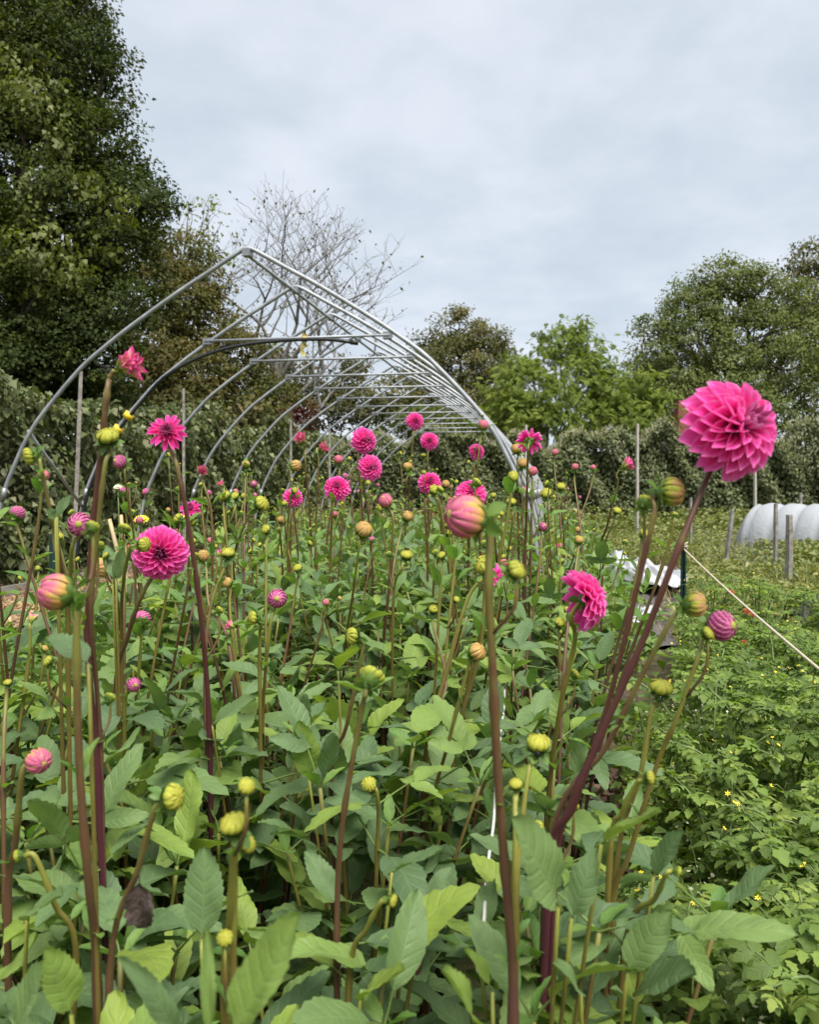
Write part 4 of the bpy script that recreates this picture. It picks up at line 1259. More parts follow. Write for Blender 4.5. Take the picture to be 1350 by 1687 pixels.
def marigolds():
    # orange flowers and red fruit at the back of the patch
    def ruffle(n, seed):
        rd = random.Random(seed); g = Geo()
        for i in range(n):
            f = i / n; a = i * 2.39996; th = 0.2 + 1.25 * f ** 0.6
            d = Vector((math.cos(a) * math.sin(th), math.sin(a) * math.sin(th), math.cos(th)))
            m = frame(d, Vector((0, 0, 1)) + d * -0.2, d * 0.1, 0.85 + rd.uniform(-.1, .15))
            t = leaf_tmpl(0.32, 4, 0.2, 0.3, 0.1, 3, 0.7)
            g.add([tuple(m @ Vector(v)) for v in t[0]], t[1], t[2])
        return g.mesh('marigold_head', M['oflower'])
    head = ruffle(26, 3)
    lf = as_mesh('marigold_leaf', compound(4, 0.16, 0.26, 0.2, 3, 0.25, 0.008), M['tleaf'])
    for px, py, D, s in ((1206, 977, 6.2, 0.026), (1232, 1008, 5.4, 0.026), (1241, 1014, 5.3, 0.016), (1165, 1002, 5.6, 0.011), (1280, 1012, 5.2, 0.014), (1227, 1058, 4.4, 0.014)):
        p = at(px, py, D)
        root = empty('marigold', (p.x, p.y, 0))
        tag(root, 'low marigold with a ruffled orange red flower beneath the pale rope', 'marigold', 'orange marigolds under the rope')
        q = Vector((0, 0, p.z))
        g = Geo(); pts = smooth_path([Vector((0.02, 0.03, -.02)), Vector((0.01, 0.02, p.z * .5)), q], 5); g.tube(pts, 0.004, 5)
        st = link('stem', g.mesh('stem', M['tstem']), root)
        link('flower', head, root, frame((1, 0.2, 0), (0.1, -0.6, 0.8), q, s))
        for k in (4, 6, 8):
            for _ in range(3):
                b = random.uniform(0, 2 * PI)
                link('leaf', lf, st, frame((math.cos(b), math.sin(b), .3), (0, 0, 1), pts[k], random.uniform(.09, .15)))
    # one red fruit by the black bag
    p = at(1330, 1054, 5.6)
    g = Geo()
    n, m_ = 10, 14
    V = []
    for i in range(n):
        th = PI * i / (n - 1)
        for j in range(m_):
            a = 2 * PI * j / m_
            r = 0.03 * (1 + 0.05 * math.cos(5 * a)) * math.sin(th)
            V.append((r * math.cos(a), r * math.sin(a), 0.025 * math.cos(th) * (1 - 0.25 * math.exp(-8 * th))))
    Fc = [(i * m_ + j, (i + 1) * m_ + j, (i + 1) * m_ + (j + 1) % m_, i * m_ + (j + 1) % m_) for i in range(n - 1) for j in range(m_)]
    g.add(V, Fc)
    o = link('tomato', g.mesh('tomato', simple('red_fruit', (0.55, 0.03, 0.01), 0.3))); o.location = (p.x, p.y, p.z)
    g = Geo(); g.tube([(0, 0, .02), (0.01, 0.02, -0.1), (0.02, 0.03, -p.z)], 0.003, 5)
    link('stalk', g.mesh('stalk', M['tstem']), o)
    tag(o, 'single ripe red tomato near the small black bag', 'tomato')


marigolds()

# ------------------------------------------------------------------ dahlias: leaves
def dahlia_leaf(name, W, st, fold, curl, serr, pet, side=0, seed=0, across=5, mat=None, ripple=0.02):
    """petiole along +Y, then an ovate toothed blade of length 1; side = number of leaflet pairs"""
    rd = random.Random(seed)
    g = Geo()

    def blade(m, sc):
        V, U = [], []
        js = np.linspace(-1, 1, across)
        ph = rd.uniform(0, 6)
        bend = rd.uniform(-0.12, 0.12)
        for i in range(st):
            t = i / (st - 1)
            w = W * (t ** 0.62) * (1 - t) ** 0.72 * 2.05 if 0 < t < 1 else 0.004
            tooth = 1 + serr * (1 if i % 2 else -0.6) if 0 < i < st - 1 else 1
            for j in js:
                aj = abs(j)
                ww = w * (tooth if aj > 0.9 else 1)
                dy = 0.03 * (1 if (i % 2 and aj > 0.9) else 0)
                pk = 0.016 * math.cos(2 * PI * (7 * t - 1.5 * aj)) * (0.3 + 0.7 * aj) * (1 if w > 0.1 else 0.3)
                z = fold * ww * aj - curl * t * t + ripple * math.sin(9 * t + 2.5 * j + ph) * aj + pk * 0.5
                V.append((ww * j + bend * t * t, t + dy - 0.10 * aj * w, z)); U.append(((j + 1) / 2, t))
        V = [tuple(m @ Vector((v[0] * sc, v[1] * sc, v[2] * sc))) for v in V]
        g.add(V, gridF(st, across), U)
    blade(Matrix.Translation((0, pet, 0)), 1.0)
    for k in range(side):
        y = pet * (0.86 - 0.42 * k)
        for s in (-1, 1):
            m = frame((s * 0.85, 0.55, -0.08), (0, 0, 1), (0, y, 0), 1.0)
            blade(m, rd.uniform(0.58, 0.72))
    ps = [(0, 0, 0), (0, pet * 0.5, 0.012), (0, pet + 0.03, 0)]
    V, Fc, uv = tube_arrays(ps, [0.022, 0.017, 0.010], 4, False)
    uv[:, 1] = -0.5
    g.add(V, Fc, uv)
    return g.mesh(name, mat)


LEAF_BIG = [dahlia_leaf('leaf_blade', w, 17, f, c, 0.05, p, s, k, 5, M['dleaf'], rp) for k, (w, f, c, p, s, rp) in enumerate(((0.28, 0.22, 0.22, 0.30, 0, .02), (0.25, 0.42, 0.30, 0.35, 0, .035), (0.32, 0.12, 0.40, 0.28, 0, .03), (0.28, 0.25, 0.25, 0.75, 1, .02), (0.26, 0.18, 0.35, 0.85, 1, .03), (0.21, 0.5, 0.10, 0.25, 0, .05), (0.30, 0.30, 0.55, 0.32, 0, .045), (0.26, 0.08, -0.12, 0.30, 0, .05)))]
LEAF_SMALL = [dahlia_leaf('young_leaf', 0.25, 9, f, c, 0.06, 0.12, 0, 20 + k, 5, M['yleaf']) for k, (f, c) in enumerate(((0.4, 0.2), (0.25, 0.35), (0.5, 0.05)))]
LEAF_HERO = [dahlia_leaf('broad_leaf', 0.29, 25, f, c, 0.045, 0.15, 0, 40 + k, 7, M['dleaf'], 0.03) for k, (f, c) in enumerate(((0.25, 0.15), (0.35, 0.05), (0.12, 0.3)))]
LJ = dahlia_leaf('tmp', 0.28, 6, 0.25, 0.25, 0.0, 0.3, 0, 3, 3)
def tmpl_of(me):
    V = np.zeros(len(me.vertices) * 3); me.vertices.foreach_get('co', V)
    Fc = np.array([p.vertices[:] for p in me.polygons])
    U = np.zeros((len(me.vertices), 2))
    for lp in me.loops: U[lp.vertex_index] = me.uv_layers[0].data[lp.index].uv
    return V.reshape(-1, 3), Fc, U
LJT = tmpl_of(LJ)

# ------------------------------------------------------------------ dahlias: heads (unit radius, facing +Z)
def petal_tmpl(W=0.30, st=7, cup=0.9, rec=0.15, pw=0.62, tipp=0.75, across=5):
    V, U = [], []
    for i in range(st):
        t = i / (st - 1)
        w = W * (0.30 + 0.70 * math.sin(min(t / pw, 1) * PI / 2)) if t < pw else W * max(0.0, 1 - ((t - pw) / (1 - pw)) ** 2.2) ** tipp
        w = max(w, 0.006)
        for j in np.linspace(-1, 1, across):
            V.append((w * j * (1 - 0.12 * abs(j) ** 3), t, cup * w * abs(j) ** 1.9 - rec * (t ** 2.2)))
            U.append(((j + 1) / 2, t))
    return np.array(V), gridF(st, across), np.array(U)


PT_OUT = petal_tmpl(0.245, 9, 0.75, 0.08, 0.56, 0.56)
PT_MID = petal_tmpl(0.235, 9, 1.0, 0.0, 0.58, 0.56)
PT_IN = petal_tmpl(0.20, 6, 1.2, -0.30)
PM_OUT = as_mesh('petal', PT_OUT, M['petal']); PM_MID = as_mesh('petal', PT_MID, M['petal']); PM_IN = as_mesh('petal', PT_IN, M['petalin'])


def bloom_petals(n=92, seed=0, openk=1.0, thmax=112):
    """list of (matrix, kind) for a decorative dahlia of unit radius"""
    rd = random.Random(seed)
    out = []
    for i in range(n):
        f = (i + 0.5) / n                       # 0 centre, 1 rim
        a = i * 2.399963 + rd.uniform(-.06, .06)
        th = math.radians(8 + (thmax - 4) * f ** 0.52 * openk + rd.uniform(-2.5, 2.5))
        d = Vector((math.cos(a) * math.sin(th), math.sin(a) * math.sin(th), math.cos(th)))
        L = (0.42 + 0.60 * f ** 0.6) * rd.uniform(0.95, 1.04)
        base = Vector((0, 0, -0.10 - 0.12 * f)) + Vector((d.x, d.y, 0)) * 0.10
        n_ = Vector((-d.x * math.cos(th), -d.y * math.cos(th), math.sin(th)))
        w = (0.60 + 0.20 * f) * (1 + rd.uniform(-.08, .08))
        d = (d + Vector((rd.gauss(0, .025), rd.gauss(0, .025), rd.gauss(0, .025)))).normalized()
        m = frame(d, n_ + Vector((rd.gauss(0, .06), rd.gauss(0, .06), rd.gauss(0, .06))), base, L, L * w * 1.28)
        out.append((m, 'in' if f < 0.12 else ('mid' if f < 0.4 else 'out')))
    return out


def join_petals(lst, name='bloom'):
    g, gi = Geo(), Geo()
    for m, k in lst:
        t = {'in': PT_IN, 'mid': PT_MID, 'out': PT_OUT}[k]
        V = [tuple(m @ Vector(v)) for v in t[0]]
        (gi if k == 'in' else g).add(V, t[1], t[2], random.random())
    # one mesh with two materials
    n1 = sum(len(f) for f in g.F)
    off = g.n
    for V, Fc, U, R in zip(gi.V, gi.F, gi.U, gi.R):
        g.V.append(V); g.F.append(Fc + off); g.U.append(U); g.R.append(R)
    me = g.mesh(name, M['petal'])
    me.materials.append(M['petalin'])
    idx = np.zeros(len(me.polygons), dtype=np.int32); idx[n1:] = 1
    me.polygons.foreach_set('material_index', idx)
    return me


def wrap_strip(g, phi, th0, th1, wang, r0, r1, flat=1.0, twist=0.0, st=7, tip=0.05, r=0.5, bulge=0.06, basew=0.35):
    """petal hugging a ball from polar angle th0 (back) to th1 (front)"""
    V, U = [], []
    for i in range(st):
        t = i / (st - 1)
        th = th0 + (th1 - th0) * t
        rad = r0 + (r1 - r0) * t
        k = basew + (1 - basew) * math.sin(min(t / 0.5, 1) * PI / 2) if t < 0.5 else max(tip, (1 - ((t - 0.5) / 0.5) ** 2.4))
        for j in (-1, -0.5, 0, 0.5, 1):
            w = wang * k * j / max(math.sin(th), 0.35)
            a = phi + w + twist * t
            rr = rad * (1 + bulge * (1 - j * j) - 0.02)
            V.append((rr * math.sin(th) * math.cos(a), rr * math.sin(th) * math.sin(a), rr * math.cos(th) * flat)); U.append(((j + 1) / 2, t))
    g.add(V, gridF(st, 5), U, r)


def sphere_core(g, rad, flat, n=9, m=12, th0=0.0, th1=PI):
    V, U = [], []
    for i in range(n):
        th = th0 + (th1 - th0) * i / (n - 1)
        for j in range(m):
            a = 2 * PI * j / m
            V.append((rad * math.sin(th) * math.cos(a), rad * math.sin(th) * math.sin(a), rad * math.cos(th) * flat)); U.append((0.5, 0.8 if th < 1.2 else 0.1))
    Fc = [(i * m + j, (i + 1) * m + j, (i + 1) * m + (j + 1) % m, i * m + (j + 1) % m) for i in range(n - 1) for j in range(m)]
    g.add(V, Fc, U)


def bud_mesh(name, mat, rings, flat=0.9, seed=0, core=0.86, twist=0.25):
    """rings: (count, th0, th1, width, radius)"""
    rd = random.Random(seed)
    g = Geo()
    sphere_core(g, core, flat)
    for k, (n, t0, t1, w, rad) in enumerate(rings):
        for i in range(n):
            wrap_strip(g, 2 * PI * (i + 0.5 * k) / n + rd.uniform(-.12, .12), math.radians(t0), math.radians(t1 + rd.uniform(-6, 6)), w * rd.uniform(.85, 1.1), rad * rd.uniform(0.90, 0.95), rad * rd.uniform(0.93, 1.05), flat, twist * rd.uniform(.5, 1.3), 7, 0.06, rd.random(), 0.045)
    return g.mesh(name, mat)


def ball_mesh(name, seed, n=105, flat=0.92):
    rd = random.Random(seed)
    g = Geo(); sphere_core(g, 0.84, flat)
    for i in range(n):
        f = (i + 0.5) / n
        th = math.radians(20 + 118 * f ** 0.7)
        a = i * 2.399963
        wrap_strip(g, a, th + 0.62, th - 0.16, 0.10 + 0.06 * f, 0.90, 0.99 + rd.uniform(-.015, .02), flat, 0.30, 6, 0.10, rd.random(), 0.025)
    me = g.mesh(name, M['ball'])
    return me


def calyx_mesh(name, seed, n=6, out=1.0, size=0.75):
    """small green bracts behind the bud: inner cup and reflexed outer ones"""
    rd = random.Random(seed)
    g = Geo()
    for i in range(n):
        a = 2 * PI * i / n + rd.uniform(-.25, .25)
        d = Vector((math.cos(a), math.sin(a), rd.uniform(-0.75, 0.1) * out)).normalized()
        t = leaf_tmpl(0.30, 6, 0.35, rd.uniform(-0.15, 0.45), 0, 3, 0.55)
        m = frame(d, Vector((0, 0, 1)), Vector((math.cos(a) * 0.18, math.sin(a) * 0.18, -0.84)), size * rd.uniform(0.7, 1.15))
        g.add([tuple(m @ Vector(v)) for v in t[0]], t[1], t[2], rd.random())
    for i in range(8):
        wrap_strip(g, 2 * PI * i / 8, math.radians(172), math.radians(112 + rd.uniform(-8, 8)), 0.30, 1.0, 1.045, 0.9, 0, 5, 0.1, rd.random(), 0.02, 0.6)
    # receptacle
    V = []
    for zz, rr in ((-1.12, 0.17), (-0.98, 0.24), (-0.82, 0.46), (-0.62, 0.60)):
        V += [(rr * math.cos(b), rr * math.sin(b), zz) for b in np.arange(8) * PI / 4]
    g.add(V, [(i * 8 + j, i * 8 + (j + 1) % 8, i * 8 + 8 + (j + 1) % 8, i * 8 + 8 + j) for i in range(3) for j in range(8)], None, 0.3)
    return g.mesh(name, M['calyx'])


CALYX = [calyx_mesh('calyx', k, 5 + k % 2, 1.0, 1.0 + 0.16 * k) for k in range(3)]
CALYX_S = []
for me_ in CALYX:
    c_ = me_.copy(); c_.transform(Matrix.Translation((0, 0, -0.02)) @ Matrix.Scale(0.40, 4)); CALYX_S.append(c_)
BUDS = {
    'yellow': [bud_mesh('bud_petals', M['budyel'], [(11, 142, 40, 0.25, 1.0), (9, 120, 22, 0.22, 0.97), (7, 80, 6, 0.2, 0.93)], 0.62, k) for k in range(3)],
    'orange': [bud_mesh('bud_petals', M['budor'], [(12, 142, 34, 0.23, 1.0), (9, 110, 16, 0.22, 0.97), (6, 70, 4, 0.2, 0.93)], 0.84, 10 + k) for k in range(3)],
    'pink': [bud_mesh('bud_petals', M['budpink'], [(12, 145, 30, 0.25, 1.0), (9, 110, 18, 0.24, 0.975), (7, 70, 6, 0.22, 0.95)], 0.95, 20 + k) for k in range(3)],
    'ball': [ball_mesh('ball_petals', 30 + k) for k in range(3)],
}
g_ = Geo(); sphere_core(g_, 1.0, 0.55, 6, 12, 0.0, 1.6); DISC = g_.mesh('disc', M['disc'])
BLOOMJ = [join_petals(bloom_petals(88, 50 + k, 1.0 - 0.06 * k)) for k in range(4)]
SPIKYJ = None


def spiky_list(seed):
    """opening bloom: closed ball with a loose ring of pointed rays"""
    rd = random.Random(seed)
    out = []
    for i in range(17):
        a = 2 * PI * i / 17 * 1.0 + rd.uniform(-.12, .12); th = math.radians(rd.uniform(72, 118))
        d = Vector((math.cos(a) * math.sin(th), math.sin(a) * math.sin(th), math.cos(th)))
        n_ = Vector((-d.x * math.cos(th), -d.y * math.cos(th), math.sin(th)))
        out.append((frame(d, n_, Vector((d.x, d.y, 0)) * 0.15, 0.85 * rd.uniform(.85, 1.1), 0.62), 'mid'))
    for i in range(34):
        f = i / 34; a = i * 2.4; th = math.radians(38 + 40 * f)
        d = Vector((math.cos(a) * math.sin(th), math.sin(a) * math.sin(th), math.cos(th)))
        n_ = Vector((-d.x * math.cos(th), -d.y * math.cos(th), math.sin(th)))
        out.append((frame(d, n_, Vector((0, 0, -0.05)), 0.62 * rd.uniform(.9, 1.05), 0.45), 'in' if f < .5 else 'mid'))
    return out


def half_list(seed):
    """half-open flower: petals in a forward brush"""
    rd = random.Random(seed)
    out = []
    for i in range(30):
        f = i / 30; a = i * 2.4; th = math.radians(4 + 32 * f ** 0.8 + rd.uniform(-5, 5))
        d = Vector((math.cos(a) * math.sin(th), math.sin(a) * math.sin(th), math.cos(th)))
        n_ = Vector((-d.x * math.cos(th), -d.y * math.cos(th), math.sin(th)))
        out.append((frame(d, n_, Vector((d.x * .15, d.y * .15, -0.7)), 1.55 * rd.uniform(.85, 1.1), 0.95), 'mid'))
    return out


M['halfpetal'] = petalmat('half_open_petal', [(0.0, (0.20, 0.28, 0.035)), (0.5, (0.46, 0.46, 0.09)), (0.74, (0.70, 0.36, 0.28)), (0.92, (0.84, 0.10, 0.38)), (1.0, (0.86, 0.05, 0.36))], (0.84, 0.30, 0.42), 0.45)
PM_HALF = as_mesh('petal', PT_MID, M['halfpetal'])
SPIKYJ = [join_petals(spiky_list(70 + k)) for k in range(2)]
HALFJ = [join_petals(half_list(80 + k)) for k in range(2)]
for me in HALFJ:
    me.materials[0] = M['halfpetal']

# ------------------------------------------------------------------ dahlia plants
def axis_frame(face, loc, s):
    f = Vector(face).normalized()
    q = f.to_track_quat('Z', 'Y')
    return Matrix.Translation(loc) @ q.to_matrix().to_4x4() @ Matrix.Scale(s, 4) @ Matrix.Rotation(random.uniform(0, 6.28), 4, 'Z')


def add_head(root, typ, loc, face, rad, near=False):
    mtx = axis_frame(face, loc, rad)
    k = random.randrange(3)
    if typ in ('bloom', 'spiky', 'half'):
        if near:
            o = link('bloom', CALYX_S[k], root, mtx)
            lst = bloom_petals(98, random.randrange(999)) if typ == 'bloom' else (spiky_list(random.randrange(99)) if typ == 'spiky' else half_list(random.randrange(99)))
            for m, kd in lst:
                link('petal', PM_HALF if typ == 'half' else {'in': PM_IN, 'mid': PM_MID, 'out': PM_OUT}[kd], o, m)
        else:
            pool = {'bloom': BLOOMJ, 'spiky': SPIKYJ, 'half': HALFJ}[typ]
            o = link('bloom', random.choice(pool), root, mtx)
            link('calyx', CALYX_S[k], o)
        return o
    o = link('bud', random.choice(BUDS[typ]), root, mtx)
    link('calyx', CALYX[k], o)
    if typ in ('ball', 'pink'):
        link('disc', DISC, o, Matrix.Translation((0, 0, 0.77 if typ == 'ball' else 0.82)) @ Matrix.Scale(0.27 if typ == 'ball' else 0.22, 4))
    return o


def add_stem(root, pts, r0, r1, mat, per=6, sides=7, name='stem'):
    P = smooth_path(pts, per)
    rr = np.linspace(r0, r1, len(P))
    rr = rr * (1 + 0.32 * (np.arange(len(P)) % 8 == 4))
    g = Geo(); g.tube(P, rr, sides)
    return link(name, g.mesh(name, mat), root), P


def leaf_pair(st, P, k, size, elev, near, joined, young=False, az=None):
    a = random.uniform(0, PI) if az is None else az
    for s in (0, PI):
        b = a + s + random.uniform(-.25, .25)
        e = elev + random.uniform(-.35, .4)
        d = Vector((math.cos(b) * math.cos(e), math.sin(b) * math.cos(e), math.sin(e)))
        sz = size * random.uniform(0.8, 1.15)
        nn = Vector((random.gauss(0, .22), random.gauss(0, .22), 1))
        if joined is not None:
            joined.append((P[k], d, nn, sz))
        else:
            link('leaf', random.choice(LEAF_SMALL if young else LEAF_BIG), st, frame(d, nn, P[k], sz))


def leafy_shoots(root, n, canopy, spread, near, joined, dens=1.0, bias=Vector((0, 0, 0))):
    for i in range(n):
        a = 2 * PI * i / n + random.uniform(-.4, .4)
        r = spread * random.uniform(0.25, 1.0)
        top = Vector((math.cos(a) * r, math.sin(a) * r, canopy * random.uniform(0.78, 1.03))) + bias
        st, P = add_stem(root, [Vector((math.cos(a) * .02, math.sin(a) * .02, -0.03)), Vector((top.x * .45, top.y * .45, top.z * .5)), top], 0.0056, 0.0030, M['stemg'] if random.random() < .5 else M['stem'], 6, 6)
        nn = len(P)
        az = random.uniform(0, PI)
        for k in range(4, nn, 2 if dens < 1.2 else 1):
            t = k / (nn - 1)
            leaf_pair(st, P, k, (0.150 - 0.045 * t) * random.uniform(.85, 1.1), 0.32 + 0.5 * t, near, joined, False, az)
            az += PI / 2
        leaf_pair(st, P, nn - 1, 0.055, 0.8, near, joined, True, az)


def hero_plant(label, base, stems, canopy=0.74, shoots=5, spread=0.24, near=True, joined=False, group=None, leaves=(), name='dahlia_plant', dens=1.0):
    """base = (px, D); stems = [(type, px, py, width_px, D, face, [(px,py,D)...], material)]"""
    bx = (base[0] - 675) / F * base[1]
    root = empty(name, (bx, base[1], 0))
    tag(root, label, 'dahlia', group)
    B = Vector((bx, base[1], 0))
    jl = [] if joined else None
    for (typ, px, py, w, D, face, way, mt) in stems:
        c = at(px, py, D) - B
        rad = 0.5 * w * D / F
        f = Vector(face).normalized()
        nb = c - f * rad * (0.95 if typ not in ('bloom', 'spiky') else 0.42)
        pts = [nb - f * 0.0 + f * rad * 0.1, nb - f * rad * 0.28 - Vector((0, 0, rad * 0.45))]
        for q in way:
            pts.append(at(*q) - B)
        last = pts[-1]
        if last.z > 0.35:
            pts.append(Vector((last.x * 0.55, last.y * 0.55, last.z * 0.45)))
        pts.append(Vector((random.uniform(-.03, .03), random.uniform(-.03, .03), -0.04)))
        pts = pts[::-1]
        thick = 0.0039 if typ in ('bloom', 'pink', 'half', 'spiky') else 0.0029
        st, P = add_stem(root, pts, thick * 1.45, thick * 0.85, M[mt], 6, 8)
        add_head(root, typ, c, face, rad, near and typ in ('bloom', 'spiky', 'half'))
        # leaves on the stem: big below the canopy, small pairs above
        zc = canopy
        az = random.uniform(0, PI)
        lastz = 0.2
        for k in range(2, len(P) - 4):
            z = P[k].z
            if z - lastz < (0.085 if z < zc else 0.17):
                continue
            lastz = z
            if z < zc:
                leaf_pair(st, P, k, 0.12 * random.uniform(.85, 1.15), 0.25, near, jl, False, az)
            elif random.random() < 0.75:
                leaf_pair(st, P, k, random.uniform(0.018, 0.038) if near else random.uniform(0.028, 0.07), 0.7, near, None if near else jl, True, az)
                if random.random() < 0.35:
                    a = random.uniform(0, 2 * PI)
                    e = P[k] + Vector((math.cos(a) * .03, math.sin(a) * .03, random.uniform(.05, .10)))
                    s2, P2 = add_stem(root, [P[k], P[k].lerp(e, .5) + Vector((math.cos(a) * .012, math.sin(a) * .012, 0)), e], 0.0022, 0.0016, M['stemg'], 3, 5, 'side_shoot')
                    add_head(root, 'yellow', e + Vector((0, 0, 0.008)), Vector((math.cos(a), math.sin(a), 0.7)), random.uniform(.007, .011))
            az += PI / 2
    for (p0, p1, D0, D1, wd, kind) in leaves:
        a = at(p0[0], p0[1], D0) - B; b = at(p1[0], p1[1], D1) - B
        d = b - a; L = d.length / 1.12
        camv = (Vector((0, 0, CAMH)) - (a + B)).normalized()
        nn = (camv * kind + Vector((0, 0, 1 - kind * .5)))
        link('leaf', random.choice(LEAF_HERO), root, frame(d, nn, a, L, L * wd))
        # a stalk carries it from the plant's middle
        s0 = Vector((0, 0, 0.02))
        add_stem(root, [s0, s0.lerp(a, .6) + Vector((0, 0, .03)), a + d * .08], 0.0035, 0.0025, M['stemg'], 4, 5, 'leaf_stalk')
    leafy_shoots(root, shoots, canopy, spread, near, jl, dens)
    if jl:
        P, Dv, Nn, S = (np.array([tuple(x) if not np.isscalar(x) else x for x in col]) for col in zip(*jl))
        fo = link('foliage', scatter_mesh('foliage', P, Dv, Nn, S, LJT, M['dleafj']), root)
        fo['kind'] = 'stuff'
    return root


UPC = (0.0, -0.5, 0.85)
HERO = []


def heroes():
    H = HERO.append
    H(dict(label='tall dahlia with one very large round pink bloom on a leaning purple stem', base=(872, 1.05), canopy=0.72, shoots=4, stems=[
        ('bloom', 1226, 697, 176, 0.93, (0.42, -0.86, 0.26), [(1120, 900, 0.94), (1062, 1050, 0.96), (1000, 1190, 0.98), (940, 1330, 1.0), (905, 1450, 1.02)], 'stemp'),
        ('orange', 1108, 810, 50, 0.97, (0.95, -0.25, 0.05), [(1078, 850, 0.97), (1050, 970, 0.98), (1005, 1150, 1.0), (950, 1320, 1.02), (915, 1440, 1.03)], 'stemp'),
        ('orange', 1146, 996, 44, 1.0, (0.95, -0.3, 0.1), [(1105, 1025, 1.0), (1060, 1110, 1.02), (1000, 1230, 1.04), (905, 1400, 1.06)], 'stem')],
        leaves=[((925, 1500), (865, 1370), 0.86, 0.80, 1.1, 0.8), ((940, 1520), (975, 1420), 0.9, 0.88, 1.0, 0.7), ((985, 1395), (1080, 1335), 0.93, 0.86, 0.7, 0.2)]))
    H(dict(label='dahlia with a magenta ball bud and a flat dripping yellow bud beside the ground cover', base=(980, 1.12), canopy=0.72, shoots=5, spread=0.2, stems=[
        ('ball', 1190, 1031, 52, 1.05, (0.62, -0.72, 0.15), [(1150, 1085, 1.05), (1115, 1185, 1.06), (1085, 1255, 1.08), (1040, 1400, 1.1), (1000, 1540, 1.12)], 'stemg'),
        ('yellow', 1090, 1132, 40, 1.1, (0.05, -0.3, 0.9), [(1075, 1170, 1.1), (1055, 1280, 1.1), (1015, 1440, 1.12)], 'stemg'),
        ('yellow', 1072, 1281, 24, 1.05, (0.8, -0.4, 0.2), [(1050, 1290, 1.06), (1025, 1340, 1.08), (1005, 1420, 1.1)], 'stemg'),
        ('yellow', 1118, 1436, 18, 1.0, (0.9, -0.2, -0.3), [(1098, 1440, 1.0), (1080, 1480, 1.03), (1030, 1560, 1.08)], 'stemg')],
        leaves=[((1075, 1450), (1110, 1365), 1.05, 1.02, 0.9, 0.5), ((1030, 1610), (1088, 1500), 0.92, 0.9, 1.0, 0.9), ((1045, 1640), (1130, 1575), 0.98, 0.9, 1.1, 0.5), ((960, 1640), (930, 1590), 0.9, 0.86, 1.1, 0.7)]))
    H(dict(label='dahlia with a blurred plump pink and orange bud on a thick brown stem', base=(838, 0.86), canopy=0.70, shoots=4, spread=0.18, stems=[
        ('pink', 768, 851, 75, 0.78, (-0.86, -0.45, 0.12), [(806, 960, 0.79), (812, 1100, 0.80), (822, 1300, 0.82), (838, 1500, 0.84), (846, 1680, 0.86)], 'stem'),
        ('yellow', 888, 1224, 42, 0.98, (0.05, -0.3, 0.9), [(872, 1270, 0.97), (856, 1400, 0.95), (850, 1540, 0.92)], 'stemg'),
        ('yellow', 850, 1291, 24, 0.95, (-0.2, -0.4, 0.9), [(849, 1330, 0.94), (850, 1440, 0.92)], 'stemg')],
        leaves=[((790, 1700), (735, 1590), 0.72, 0.68, 0.9, 0.5), ((815, 1640), (770, 1560), 0.9, 0.88, 0.8, 0.4)]))
    H(dict(label='dahlia with a ragged pink bloom turned side on above the black fabric', base=(890, 1.55), canopy=0.78, shoots=5, stems=[
        ('bloom', 975, 984, 104, 1.38, (0.93, 0.12, 0.22), [(948, 1055, 1.4), (925, 1160, 1.43), (903, 1340, 1.5)], 'stemg'),
        ('orange', 955, 890, 14, 2.0, (0, -.4, .9), [(950, 930, 1.95), (930, 1100, 1.8)], 'stem')]))
    H(dict(label='dahlia with a dark red nodding bloom and orange bud behind the blurred bud', base=(690, 1.75), canopy=0.80, shoots=6, stems=[
        ('spiky', 812, 948, 46, 1.75, (0.55, 0.35, -0.5), [(772, 985, 1.75), (738, 1100, 1.75), (700, 1260, 1.75)], 'stemg'),
        ('yellow', 797, 930, 36, 1.6, (-0.6, -0.5, 0.55), [(800, 965, 1.62), (790, 1080, 1.65), (750, 1240, 1.7)], 'stemg'),
        ('orange', 787, 1074, 32, 1.45, (0.5, -0.5, 0.4), [(772, 1100, 1.46), (740, 1220, 1.5), (705, 1370, 1.6)], 'stemg')]))
    H(dict(label='dahlia with a dark green bud seen from behind on a tall brown stem', base=(556, 1.05), canopy=0.72, shoots=5, stems=[
        ('yellow', 613, 1116, 46, 1.0, (0.35, 0.75, 0.55), [(600, 1150, 1.0), (585, 1230, 1.01), (562, 1380, 1.03), (555, 1560, 1.05)], 'stem'),
        ('yellow', 648, 1484, 22, 0.98, (0.9, -0.3, -0.1), [(628, 1486, 0.98), (605, 1530, 1.0), (575, 1620, 1.03)], 'stemg')],
        leaves=[((560, 1500), (510, 1400), 1.06, 1.1, 0.9, 0.6), ((590, 1650), (655, 1600), 0.96, 0.9, 1.0, 0.4), ((700, 1480), (740, 1435), 1.1, 1.1, 1.2, 0.7), ((640, 1440), (725, 1400), 1.1, 1.05, 0.7, 0.3)]))
    H(dict(label='dahlia with a curled green bud and a small lemon yellow bud', base=(590, 1.5), canopy=0.78, shoots=6, stems=[
        ('yellow', 580, 1048, 30, 1.4, (-0.8, -0.5, 0.15), [(597, 1075, 1.41), (570, 1200, 1.45), (545, 1290, 1.5)], 'stem'),
        ('yellow', 608, 1292, 26, 1.35, (-0.1, -0.8, 0.3), [(622, 1310, 1.36), (622, 1400, 1.4)], 'stemg'),
        ('yellow', 715, 1003, 18, 1.9, (0.1, -.5, .8), [(714, 1030, 1.9), (735, 1120, 1.85), (720, 1200, 1.8)], 'stem')],
        leaves=[((510, 1290), (500, 1190), 1.45, 1.42, 0.95, 0.8), ((555, 1110), (590, 1050), 1.6, 1.5, 0.7, 0.3)]))
